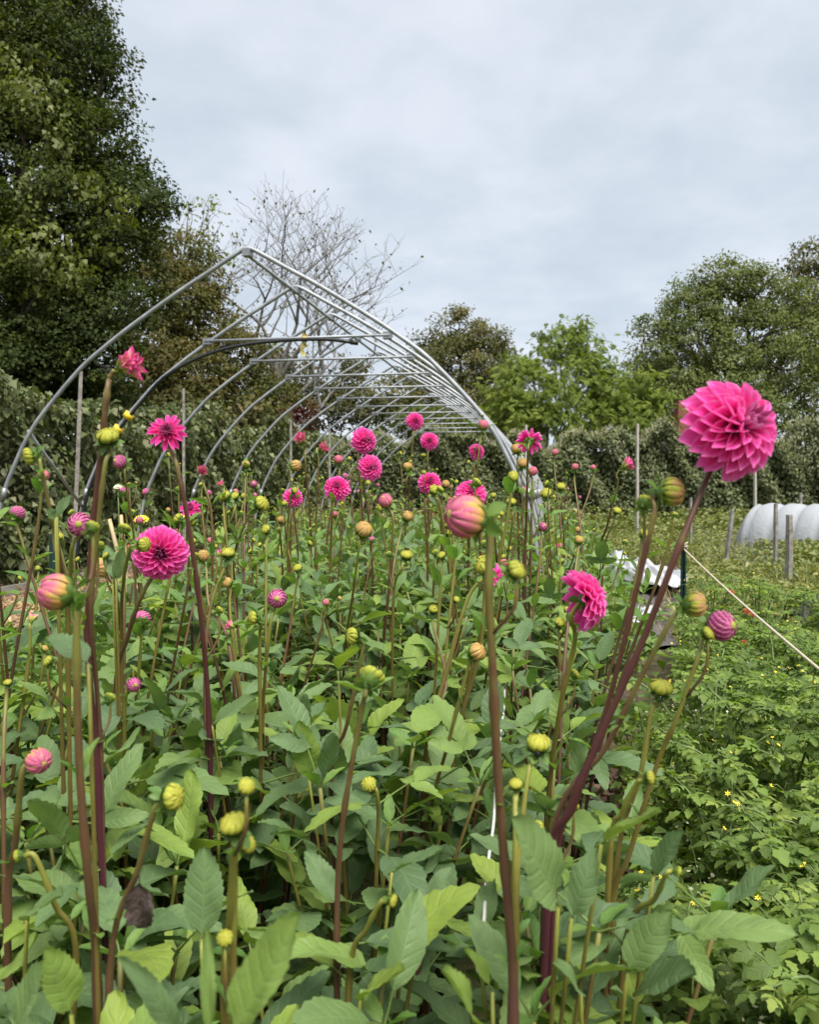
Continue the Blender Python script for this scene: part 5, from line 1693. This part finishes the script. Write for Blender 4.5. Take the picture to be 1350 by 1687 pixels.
    H(dict(label='dahlia with two blurred green buds and a big pale blurred leaf', base=(372, 0.88), canopy=0.70, shoots=3, spread=0.17, stems=[
        ('yellow', 384, 1357, 48, 0.72, (-0.15, -0.35, 0.9), [(384, 1420, 0.73), (378, 1520, 0.76), (370, 1640, 0.8)], 'stemg'),
        ('yellow', 409, 1391, 30, 0.75, (0.6, -0.4, 0.3), [(396, 1400, 0.75), (384, 1460, 0.76)], 'stemg')],
        leaves=[((372, 1720), (490, 1520), 0.62, 0.60, 0.75, 0.75), ((345, 1720), (338, 1540), 0.62, 0.62, 0.32, 0.9), ((295, 1720), (245, 1590), 0.7, 0.66, 0.5, 0.8), ((330, 1560), (345, 1400), 1.0, 1.02, 1.0, 0.85)]))
    H(dict(label='dahlia with a blurred pink and yellow bud facing the hedge', base=(165, 0.92), canopy=0.70, shoots=4, spread=0.2, stems=[
        ('pink', 93, 975, 62, 0.84, (-0.92, -0.3, 0.15), [(126, 1030, 0.84), (130, 1250, 0.86), (145, 1450, 0.88), (160, 1630, 0.92)], 'stem'),
        ('yellow', 286, 1313, 46, 0.86, (0.85, -0.35, 0.25), [(254, 1335, 0.86), (228, 1430, 0.88), (180, 1610, 0.91)], 'stem')],
        leaves=[((120, 1680), (85, 1560), 0.8, 0.78, 1.0, 0.6), ((150, 1100), (95, 1030), 0.9, 0.92, 1.1, 0.5)]))
    H(dict(label='very tall dahlia with a half open pink flower and a round yellow bud', base=(190, 1.25), canopy=0.76, shoots=5, stems=[
        ('half', 207, 603, 60, 1.1, (0.86, -0.4, 0.2), [(176, 650, 1.1), (160, 800, 1.12), (147, 950, 1.14), (146, 1100, 1.16), (160, 1280, 1.2)], 'stemp'),
        ('yellow', 177, 718, 38, 1.1, (0.05, -0.55, 0.8), [(172, 770, 1.1), (158, 900, 1.12), (150, 1020, 1.14), (165, 1230, 1.2)], 'stem')]))
    H(dict(label='dahlia with a pale pink ball bud and a drooping green bud at the left edge', base=(110, 1.45), canopy=0.80, shoots=5, stems=[
        ('ball', 132, 864, 42, 1.2, (0.2, -0.95, 0.05), [(119, 900, 1.21), (116, 960, 1.25), (112, 1100, 1.3)], 'stemg'),
        ('yellow', 47, 752, 30, 1.3, (-0.75, -0.4, -0.2), [(66, 765, 1.3), (80, 830, 1.31), (100, 930, 1.35), (112, 1050, 1.4)], 'stem')],
        leaves=[((92, 855), (78, 838), 1.3, 1.28, 1.5, 0.9), ((92, 855), (110, 815), 1.3, 1.3, 0.9, 0.6)]))
    H(dict(label='dahlia with a peach striped bud and small nodding bud among low leaves', base=(5, 1.15), canopy=0.72, shoots=5, stems=[
        ('pink', 63, 1253, 44, 1.05, (0.75, -0.6, -0.1), [(36, 1275, 1.05), (25, 1390, 1.08), (12, 1500, 1.1)], 'stem'),
        ('yellow', 28, 1410, 20, 0.95, (-0.9, -0.2, -0.2), [(58, 1412, 0.95), (90, 1490, 0.96), (125, 1600, 0.98)], 'stemg'),
        ('yellow', 12, 1124, 14, 1.3, (0, -.4, .9), [(10, 1150, 1.3), (5, 1300, 1.25)], 'stem')],
        leaves=[((20, 1700), (70, 1600), 0.8, 0.78, 1.2, 0.6), ((40, 1520), (95, 1455), 0.95, 0.9, 1.0, 0.5)]))
    H(dict(label='dahlia with a spiky half opened rose bloom on a long leaning stem', base=(352, 1.65), canopy=0.80, shoots=6, stems=[
        ('spiky', 276, 712, 68, 1.5, (0.15, -0.9, 0.35), [(292, 770, 1.5), (313, 880, 1.52), (330, 1010, 1.55), (345, 1200, 1.6)], 'stemp'),
        ('yellow', 375, 910, 24, 1.7, (0.1, -.4, .9), [(368, 940, 1.7), (345, 1010, 1.68), (338, 1150, 1.66)], 'stem')]))
    H(dict(label='dahlia with a full pink bloom with a green bud lying across it', base=(205, 1.8), canopy=0.82, shoots=6, stems=[
        ('bloom', 264, 912, 94, 1.62, (0.25, -0.92, 0.05), [(236, 975, 1.64), (210, 1050, 1.68), (190, 1150, 1.72)], 'stem'),
        ('yellow', 238, 897, 26, 1.5, (0.85, -.4, .1), [(215, 903, 1.52), (203, 960, 1.58), (200, 1060, 1.7)], 'stemg'),
        ('ball', 220, 1128, 25, 1.45, (0.6, -.75, .1), [(207, 1150, 1.46), (205, 1250, 1.5)], 'stemg'),
        ('yellow', 205, 870, 22, 1.9, (0.2, .5, .8), [(207, 900, 1.9), (204, 1000, 1.85)], 'stem')],
        leaves=[((186, 960), (180, 895), 1.6, 1.62, 0.8, 0.9), ((190, 960), (205, 905), 1.6, 1.58, 0.8, 0.7)]))
    H(dict(label='dahlia with a dusky pink ball bud facing outward and a curled yellow bud', base=(432, 1.75), canopy=0.80, shoots=6, stems=[
        ('ball', 457, 986, 33, 1.6, (0.1, -0.95, 0.1), [(447, 1020, 1.6), (438, 1100, 1.62), (432, 1230, 1.68)], 'stemg'),
        ('yellow', 416, 1018, 24, 1.55, (-0.8, -.5, .1), [(430, 1030, 1.56), (428, 1100, 1.6)], 'stemg'),
        ('orange', 335, 915, 20, 2.1, (0.3, -.7, .4), [(340, 940, 2.1), (345, 1000, 2.05), (380, 1080, 1.95)], 'stem')],
        leaves=[((345, 1200), (410, 1140), 1.6, 1.55, 0.9, 0.5)]))
    # ---- middle distance
    def mid(label, base, stems, **k):
        H(dict(label=label, base=base, stems=stems, near=False, shoots=6, spread=0.26, canopy=0.92, leaf_obj=base[1] < 4.2, **k))
    mid('dahlia with two pink blooms stacked one just above the other', (628, 3.9), [
        ('bloom', 604, 725, 46, 3.7, (0.55, -.8, .1), [(590, 760, 3.7), (600, 880, 3.8)], 'stem'),
        ('bloom', 613, 770, 44, 3.5, (0.55, -.8, .15), [(600, 800, 3.52), (612, 900, 3.6)], 'stem'),
        ('yellow', 595, 722, 18, 3.75, (-.4, -.4, .8), [(592, 740, 3.75), (598, 850, 3.8)], 'stemg')])
    mid('dahlia with a neat round pink bloom held level above crowded buds', (545, 3.4), [
        ('bloom', 555, 801, 44, 3.2, (0.05, -.9, .45), [(548, 840, 3.2), (545, 930, 3.3)], 'stemg'),
        ('orange', 600, 872, 30, 2.2, (0.3, -.6, .6), [(592, 900, 2.2), (580, 990, 2.3), (570, 1060, 2.5)], 'stemg')])
    mid('dahlia with an egg shaped pink bud on a long straight stem', (640, 2.5), [
        ('pink', 635, 825, 25, 2.4, (-0.3, -.7, .6), [(648, 860, 2.4), (640, 980, 2.45), (632, 1080, 2.5)], 'stem'),
        ('orange', 672, 850, 20, 2.7, (0.4, -.5, .6), [(660, 880, 2.7), (645, 980, 2.6)], 'stem'),
        ('yellow', 670, 914, 22, 2.2, (0.1, -.4, .9), [(660, 940, 2.2), (648, 1000, 2.25)], 'stemg')])
    mid('dahlia with a ruffled pink bloom beside a green button bud', (700, 3.4), [
        ('bloom', 709, 793, 40, 3.3, (0.1, -.9, .4), [(700, 830, 3.3), (705, 920, 3.35)], 'stem'),
        ('yellow', 716, 806, 18, 3.0, (0.2, -.7, .5), [(724, 830, 3.0), (728, 900, 3.1), (715, 960, 3.2)], 'stemg'),
        ('orange', 735, 797, 14, 3.4, (0.2, -.7, .5), [(738, 830, 3.4), (730, 920, 3.4)], 'stem')])
    mid('dahlia with a wide pink bloom directly behind the blurred bud', (770, 3.3), [
        ('bloom', 778, 808, 54, 3.1, (0.1, -.75, .6), [(775, 850, 3.1), (772, 940, 3.2)], 'stem'),
        ('yellow', 843, 826, 18, 2.9, (0.1, -.4, .9), [(845, 860, 2.9), (830, 960, 3.0)], 'stem')])
    mid('tallest far dahlia with a pink bloom against the cross bars', (672, 5.0), [
        ('bloom', 685, 693, 30, 4.8, (0.2, -.9, .1), [(680, 730, 4.8), (672, 860, 4.9)], 'stem'),
        ('orange', 672, 768, 16, 4.6, (0, -.5, .8), [(670, 800, 4.6), (668, 880, 4.8)], 'stem')])
    mid('dahlia with a flat round pink bloom facing forward under the bars', (706, 4.8), [
        ('bloom', 708, 726, 31, 4.6, (0.02, -.98, .15), [(705, 760, 4.6), (706, 880, 4.7)], 'stem'),
        ('yellow', 698, 750, 10, 4.7, (0, -.4, .9), [(699, 780, 4.7), (702, 880, 4.75)], 'stem')])
    mid('dahlia with a small pink bloom and a closed pink bud against the bows', (800, 4.6), [
        ('bloom', 788, 744, 28, 4.5, (0.4, -.9, .1), [(782, 780, 4.5), (790, 880, 4.55)], 'stem'),
        ('pink', 797, 700, 18, 4.4, (0.2, -.4, .85), [(790, 740, 4.4), (785, 800, 4.45), (792, 880, 4.5)], 'stemg')])
    mid('dahlia with a star shaped pink flower turned away beside the far bows', (868, 3.2), [
        ('spiky', 873, 726, 46, 3.0, (0.25, 0.85, .35), [(870, 760, 3.02), (868, 850, 3.1), (866, 930, 3.15)], 'stem'),
        ('orange', 852, 739, 20, 3.1, (-.2, -.5, .8), [(853, 770, 3.1), (855, 900, 3.15)], 'stem'),
        ('orange', 862, 763, 18, 3.3, (0, -.6, .6), [(860, 790, 3.3), (862, 900, 3.3)], 'stem'),
        ('pink', 879, 776, 16, 3.2, (.3, -.7, .4), [(878, 800, 3.2), (875, 900, 3.2)], 'stem')])
    mid('dahlia with a loose pink bloom carrying a bud across its face', (478, 3.2), [
        ('bloom', 483, 818, 34, 3.1, (0.2, -.9, .3), [(480, 850, 3.1), (478, 930, 3.15)], 'stem'),
        ('yellow', 486, 808, 12, 2.9, (0.7, -.5, .3), [(478, 825, 2.92), (474, 900, 3.0)], 'stemg'),
        ('orange', 463, 856, 14, 3.0, (0, -.5, .8), [(462, 880, 3.0), (466, 950, 3.1)], 'stem')])
    mid('dahlia with a cupped pink flower and half open flower beneath the left bows', (515, 4.2), [
        ('half', 497, 724, 28, 4.0, (-.3, -.7, .6), [(503, 760, 4.0), (512, 880, 4.1)], 'stem'),
        ('half', 530, 739, 24, 4.1, (.5, -.7, .3), [(525, 765, 4.1), (520, 880, 4.15)], 'stem'),
        ('orange', 488, 767, 20, 3.8, (.6, -.6, .2), [(478, 785, 3.8), (490, 900, 3.9)], 'stem'),
        ('pink', 558, 757, 16, 4.2, (0, -.6, .7), [(558, 790, 4.2), (540, 880, 4.2)], 'stem')])
    mid('dahlia with a half opened pink flower on a leaning stem in front of hedge', (985, 3.7), [
        ('half', 1032, 767, 30, 3.4, (.7, -.2, .5), [(1018, 800, 3.42), (1000, 870, 3.5), (988, 920, 3.6)], 'stem'),
        ('yellow', 1018, 841, 14, 3.4, (.2, -.6, .6), [(1010, 865, 3.42), (995, 920, 3.5)], 'stem'),
        ('pink', 948, 769, 12, 4.2, (0, -.6, .7), [(948, 800, 4.2), (960, 900, 4.0)], 'stem')])
    mid('dahlia with two small pink flowers near the yellow marigold', (330, 2.9), [
        ('half', 331, 776, 24, 2.9, (.5, -.7, .2), [(336, 800, 2.9), (350, 880, 2.9)], 'stem'),
        ('spiky', 313, 838, 38, 2.7, (.15, -.75, .6), [(308, 870, 2.72), (312, 960, 2.8)], 'stem'),
        ('yellow', 386, 817, 16, 2.8, (-.3, -.6, .6), [(383, 850, 2.8), (365, 920, 2.85)], 'stemg')])
    mid('dahlia with a fat green bud on an angled stem left of the pink blooms', (400, 2.7), [
        ('yellow', 432, 829, 28, 2.5, (.7, -.4, .4), [(412, 845, 2.52), (385, 920, 2.6), (390, 1000, 2.7)], 'stem'),
        ('yellow', 370, 817, 22, 2.6, (-.5, -.4, .7), [(372, 850, 2.6), (375, 960, 2.65)], 'stem'),
        ('orange', 405, 765, 14, 3.2, (0, -.5, .8), [(404, 800, 3.2), (402, 900, 3.0)], 'stem')])
    mid('dahlia with a small striped pink bud beside the spiky rose bloom', (222, 2.8), [
        ('ball', 197, 761, 24, 2.6, (-.5, -.7, .2), [(205, 780, 2.6), (213, 840, 2.65), (222, 920, 2.7)], 'stem'),
        ('orange', 166, 935, 34, 1.9, (-.5, -.6, -.1), [(180, 940, 1.92), (195, 1010, 2.1)], 'stem')])
    mid('dahlia with a cluster of pink buds near the far bows', (935, 4.4), [
        ('pink', 915, 745, 12, 4.6, (0, -.6, .7), [(915, 780, 4.6), (925, 880, 4.5)], 'stem'),
        ('yellow', 925, 801, 16, 4.2, (0, -.6, .7), [(925, 830, 4.2), (930, 900, 4.3)], 'stem'),
        ('yellow', 900, 812, 20, 3.6, (-.3, -.6, .6), [(898, 840, 3.6), (905, 920, 3.9)], 'stem'),
        ('pink', 978, 770, 10, 4.6, (0, -.6, .7), [(975, 800, 4.6), (950, 890, 4.5)], 'stem'),
        ('yellow', 955, 888, 16, 3.2, (.2, -.5, .7), [(945, 920, 3.2), (930, 980, 3.5)], 'stem')])


heroes()
for h in HERO:
    lo = h.pop('leaf_obj', True)
    hero_plant(joined=not lo, **h)


# ------------------------------------------------------------------ filling plants of the crowded row
def head_words(h):
    names = (('yellow', 'green bud'), ('orange', 'peach bud'), ('pink', 'striped pink bud'), ('ball', 'magenta ball bud'), ('half', 'half open pink flower'))
    nums = ('no', 'one', 'two', 'three', 'four', 'five')
    out = [nums[h.count(k)] + ' ' + w + ('s' if h.count(k) > 1 else '') for k, w in names if h.count(k)]
    return ' and '.join(out[:2])


def fill_plants():
    taken = [((h['base'][0] - 675) / F * h['base'][1], h['base'][1]) for h in HERO]
    D = 0.80
    spots = []
    while D < 10.5:
        step = 0.33 if D < 2.4 else 0.40
        l, r = max(bed_left(D), -0.62 * D - 0.25), bed_right(D) - 0.14
        x = l + random.uniform(0, .2)
        while x < r:
            p = (x + random.uniform(-.08, .08), D + random.uniform(-.08, .08))
            if all((p[0] - a) ** 2 + (p[1] - b) ** 2 > 0.21 ** 2 for a, b in taken):
                spots.append(p)
            x += step * random.uniform(.85, 1.15)
        D += step * 0.92
    protos = {}
    for (x, D) in spots:
        if D < 1.5 and D < 0.74:
            continue
        near = D < 4.2
        if near:
            root = empty('dahlia_plant', (x, D, 0))
            jl = None; heads = []
            can = (0.69 + 0.075 * min(D, 3.2)) * random.uniform(.93, 1.05)
            headed = D > 1.15
            if headed:
                for _ in range(random.randint(3, 5) if D > 1.75 else random.randint(2, 3)):
                    heads.append(add_fill_stem(root, random.uniform(0.98, 1.34) if D > 1.75 else random.uniform(.84, 1.04), can, None))
            leafy_shoots(root, 5 if D < 2.6 else 4, can, 0.24, True, None, 1.0)
            if not heads:
                tag(root, 'low leafy dahlia plant without flowers filling a gap between front stems', 'dahlia', 'leafy dahlias at the front')
            else:
                tag(root, ('short' if D < 1.75 else 'tall') + ' dahlia bearing ' + head_words(heads) + (' between front stems' if D < 1.75 else ' in mid row'), 'dahlia', 'budding dahlias filling the row')
        else:
            k = random.randrange(5)
            if k not in protos:
                root = empty('dahlia_plant', (x, D, 0))
                tag(root, 'far dahlia plant with tiny buds on thin stems under the hoops', 'dahlia', 'far dahlias under the hoops')
                jl = []; heads = []
                for _ in range(1 + k % 2):
                    heads.append(add_fill_stem(root, random.uniform(1.05, 1.48), 0.94, jl))
                tag(root, 'far dahlia carrying ' + head_words(heads) + ' under the hoops')
                leafy_shoots(root, 6, 0.94, 0.27, False, jl, 1.0)
                P, Dv, Nn, S = (np.array([tuple(q) if not np.isscalar(q) else q for q in col]) for col in zip(*jl))
                fo = link('foliage', scatter_mesh('foliage', P, Dv, Nn, S, LJT, M['dleafj']), root)
                fo['kind'] = 'stuff'
                protos[k] = root
            else:
                copy_tree(protos[k], None, (x, D, 0), random.uniform(0, 6.28), random.uniform(.9, 1.08))


def copy_tree(o, parent, loc=None, rz=0.0, sc=1.0):
    c = o.copy(); COL.objects.link(c)
    c.parent = parent
    if loc is not None:
        c.location = loc; c.rotation_euler = (0, 0, rz); c.scale = (sc, sc, sc)
    for ch in o.children:
        copy_tree(ch, c)
    return c


def add_fill_stem(root, h, canopy, jl):
    a = random.uniform(0, 2 * PI); r = random.uniform(0.06, 0.30)
    top = Vector((math.cos(a) * r, math.sin(a) * r, h))
    mid_ = Vector((top.x * .35, top.y * .35, h * .5))
    b2 = random.uniform(0, 6.28)
    face = Vector((math.cos(b2) * .6, math.sin(b2) * .6 - .2, random.uniform(.2, .9))).normalized()
    typ = random.choices(('yellow', 'orange', 'pink', 'ball', 'half'), (0.64, 0.12, 0.10, 0.06, 0.08))[0]
    rad = random.uniform(0.007, 0.0165) * (1.25 if typ in ('ball', 'half') else 1)
    st, P = add_stem(root, [Vector((0, 0, -.03)), mid_, Vector((top.x * .9, top.y * .9, h * .9)), top - face * rad * .85], 0.0050, 0.0026, M['stem'] if random.random() < .65 else M['stemg'], 6, 6)
    add_head(root, typ, top, face, rad)
    az = random.uniform(0, PI); lastz = 0.22
    for k in range(2, len(P) - 2):
        z = P[k].z
        if z - lastz < (0.09 if z < canopy else 0.14): continue
        lastz = z; az += PI / 2
        if z < canopy: leaf_pair(st, P, k, 0.12 * random.uniform(.85, 1.1), 0.25, False, jl, False, az)
        else:
            leaf_pair(st, P, k, random.uniform(0.035, 0.085), 0.7, False, jl, True, az)
            for _ in range(random.choice((0, 0, 0, 1)) if jl is not None else random.choice((0, 0, 0, 0, 1))):
                q = random.uniform(0, 6.28)
                e = P[k] + Vector((math.cos(q) * random.uniform(.02, .06), math.sin(q) * random.uniform(.02, .06), random.uniform(.05, .16)))
                add_stem(root, [P[k], P[k].lerp(e, .5) + Vector((math.cos(q) * .012, math.sin(q) * .012, 0)), e], 0.0024, 0.0017, M['stemg'], 3, 5, 'side_shoot')
                add_head(root, random.choice(('yellow', 'yellow', 'orange')), e + Vector((0, 0, .008)), Vector((math.cos(q), math.sin(q), .8)), random.uniform(.006, .011))
    return typ


fill_plants()

# ------------------------------------------------------------------ small things
def small_things():
    # white support twine running along the row through the leaves
    g = Geo()
    a, b = at(788, 1600, 0.98), at(838, 1080, 2.6)
    pts = [a.lerp(b, t) + Vector((0.0015 * math.sin(t * 30), 0, -0.012 * math.sin(PI * t))) for t in np.linspace(0, 1, 40)]
    g.tube([p - a for p in pts], 0.0026, 6)
    o = link('twine', g.mesh('twine', M['twine'])); o.location = a
    tag(o, 'white twine strung through the leaves along the dahlia row', 'twine')
    # zinnia-like yellow flowers and a white one on the left
    def daisy(n, mat, seed):
        rd = random.Random(seed); g = Geo()
        for k in range(2):
            for i in range(n):
                a = 2 * PI * (i + .5 * k) / n; th = 1.35 - .35 * k
                d = Vector((math.cos(a) * math.sin(th), math.sin(a) * math.sin(th), math.cos(th)))
                m = frame(d, Vector((0, 0, 1)), d * .12, .9 - .15 * k)
                t = leaf_tmpl(0.2, 4, .2, .15, 0, 3, .65)
                g.add([tuple(m @ Vector(v)) for v in t[0]], t[1], t[2])
        return g.mesh('ray_petals', mat)
    yd, wd = daisy(14, M['yflower'], 1), daisy(12, M['wflower'], 2)
    for me, px, py, D, s, lb, cat in ((yd, 233, 857, 3.6, .034, 'flat golden yellow flower behind the large left pink bloom', 'yellow flower'), (yd, 296, 852, 3.9, .026, 'small orange yellow flower beside the tall leaning dahlia stem', 'yellow flower'), (wd, 194, 803, 3.4, .019, 'small cream white flower on a thin green stem', 'white flower')):
        p = at(px, py, D)
        root = empty('garden_flower', (p.x, p.y, 0)); tag(root, lb, cat)
        q = Vector((0, 0, p.z))
        g = Geo(); P = smooth_path([Vector((.02, .02, -.02)), Vector((.015, 0, p.z * .5)), q], 5); g.tube(P, .003, 5); st = link('stem', g.mesh('stem', M['tstem']), root)
        h = link('flower_head', me, root, axis_frame((0.05, -.45, .9), q, s))
        link('disc', DISC, h, Matrix.Scale(.35, 4))
        for k in range(3, 9):
            leaf_pair(st, P, k, .07, .4, True, None, True)
    # withered brown leaf hanging on the front plant
    p = at(229, 1432, 0.88)
    me = dahlia_leaf('withered', 0.34, 13, 0.9, 0.35, 0.12, 0.25, 0, 77, 5, simple('withered_leaf', (0.10, 0.068, 0.055), 0.9, noise=0.5, nscale=8, bump=0.6), 0.09)
    o = link('withered_leaf', me); o.matrix_basis = frame((0.05, -0.1, -1), (0.1, -1, 0.1), p, 0.055)
    tag(o, 'shrivelled dark brown leaf hanging among the front dahlia leaves', 'dead leaf')
    # bark mulch by the edge of the bed
    n = 1500
    P = np.zeros((n, 3)); DD = rng.uniform(1.2, 4, n); P[:, 1] = DD; P[:, 0] = 0.36 + 0.205 * (DD - 1) + rng.uniform(-.1, .28, n); P[:, 2] = rng.uniform(0.0, .03, n)
    T = (np.array([(-.4, -.5, 0), (.4, -.45, 0), (.32, .5, .15), (-.35, .42, .12)], dtype=float), np.array([[0, 1, 2, 3]]), np.array([(0, 0), (1, 0), (1, 1), (0, 1)], dtype=float))
    D2 = rng.normal(size=(n, 3)); D2[:, 2] *= .3
    mm = leafmat('bark_mulch_chip', [(0, (.06, .035, .025)), (.6, (.16, .09, .06)), (1, (.28, .19, .13))], 0, .9)
    tag(link('bark_mulch', scatter_mesh('bark_mulch', P, D2, np.array([0, 0, 1.]) + rng.normal(size=(n, 3)) * .4, rng.uniform(.015, .045, n), T, mm)), 'brown bark chips under the edge of the dahlias', 'mulch', kind='stuff')
    # water drops under a few buds
    dm, n_, l_, out_ = new_mat('water_drop')
    b = N(n_, 'ShaderNodeBsdfPrincipled', ins={'Roughness': 0.02, 'IOR': 1.33, 'Transmission Weight': 1.0, 'Base Color': (1, 1, 1, 1)}); l_.new(b.outputs[0], out_.inputs[0])
    g = Geo(); sphere_core(g, 1.0, 1.15, 7, 10); dme = g.mesh('water_drop', dm)
    for px, py, D, lb in ((1090, 1151, 1.09, 'water drop hanging under the flat yellow bud by the ground cover'), (886, 1243, 0.97, 'water drop hanging under the flat bud on the thick stemmed dahlia')):
        o = link('water_drop', dme, None, Matrix.Translation(at(px, py, D)) @ Matrix.Scale(.0042, 4)); tag(o, lb, 'water drop')


small_things()
bpy.data.meshes.remove(LJ)
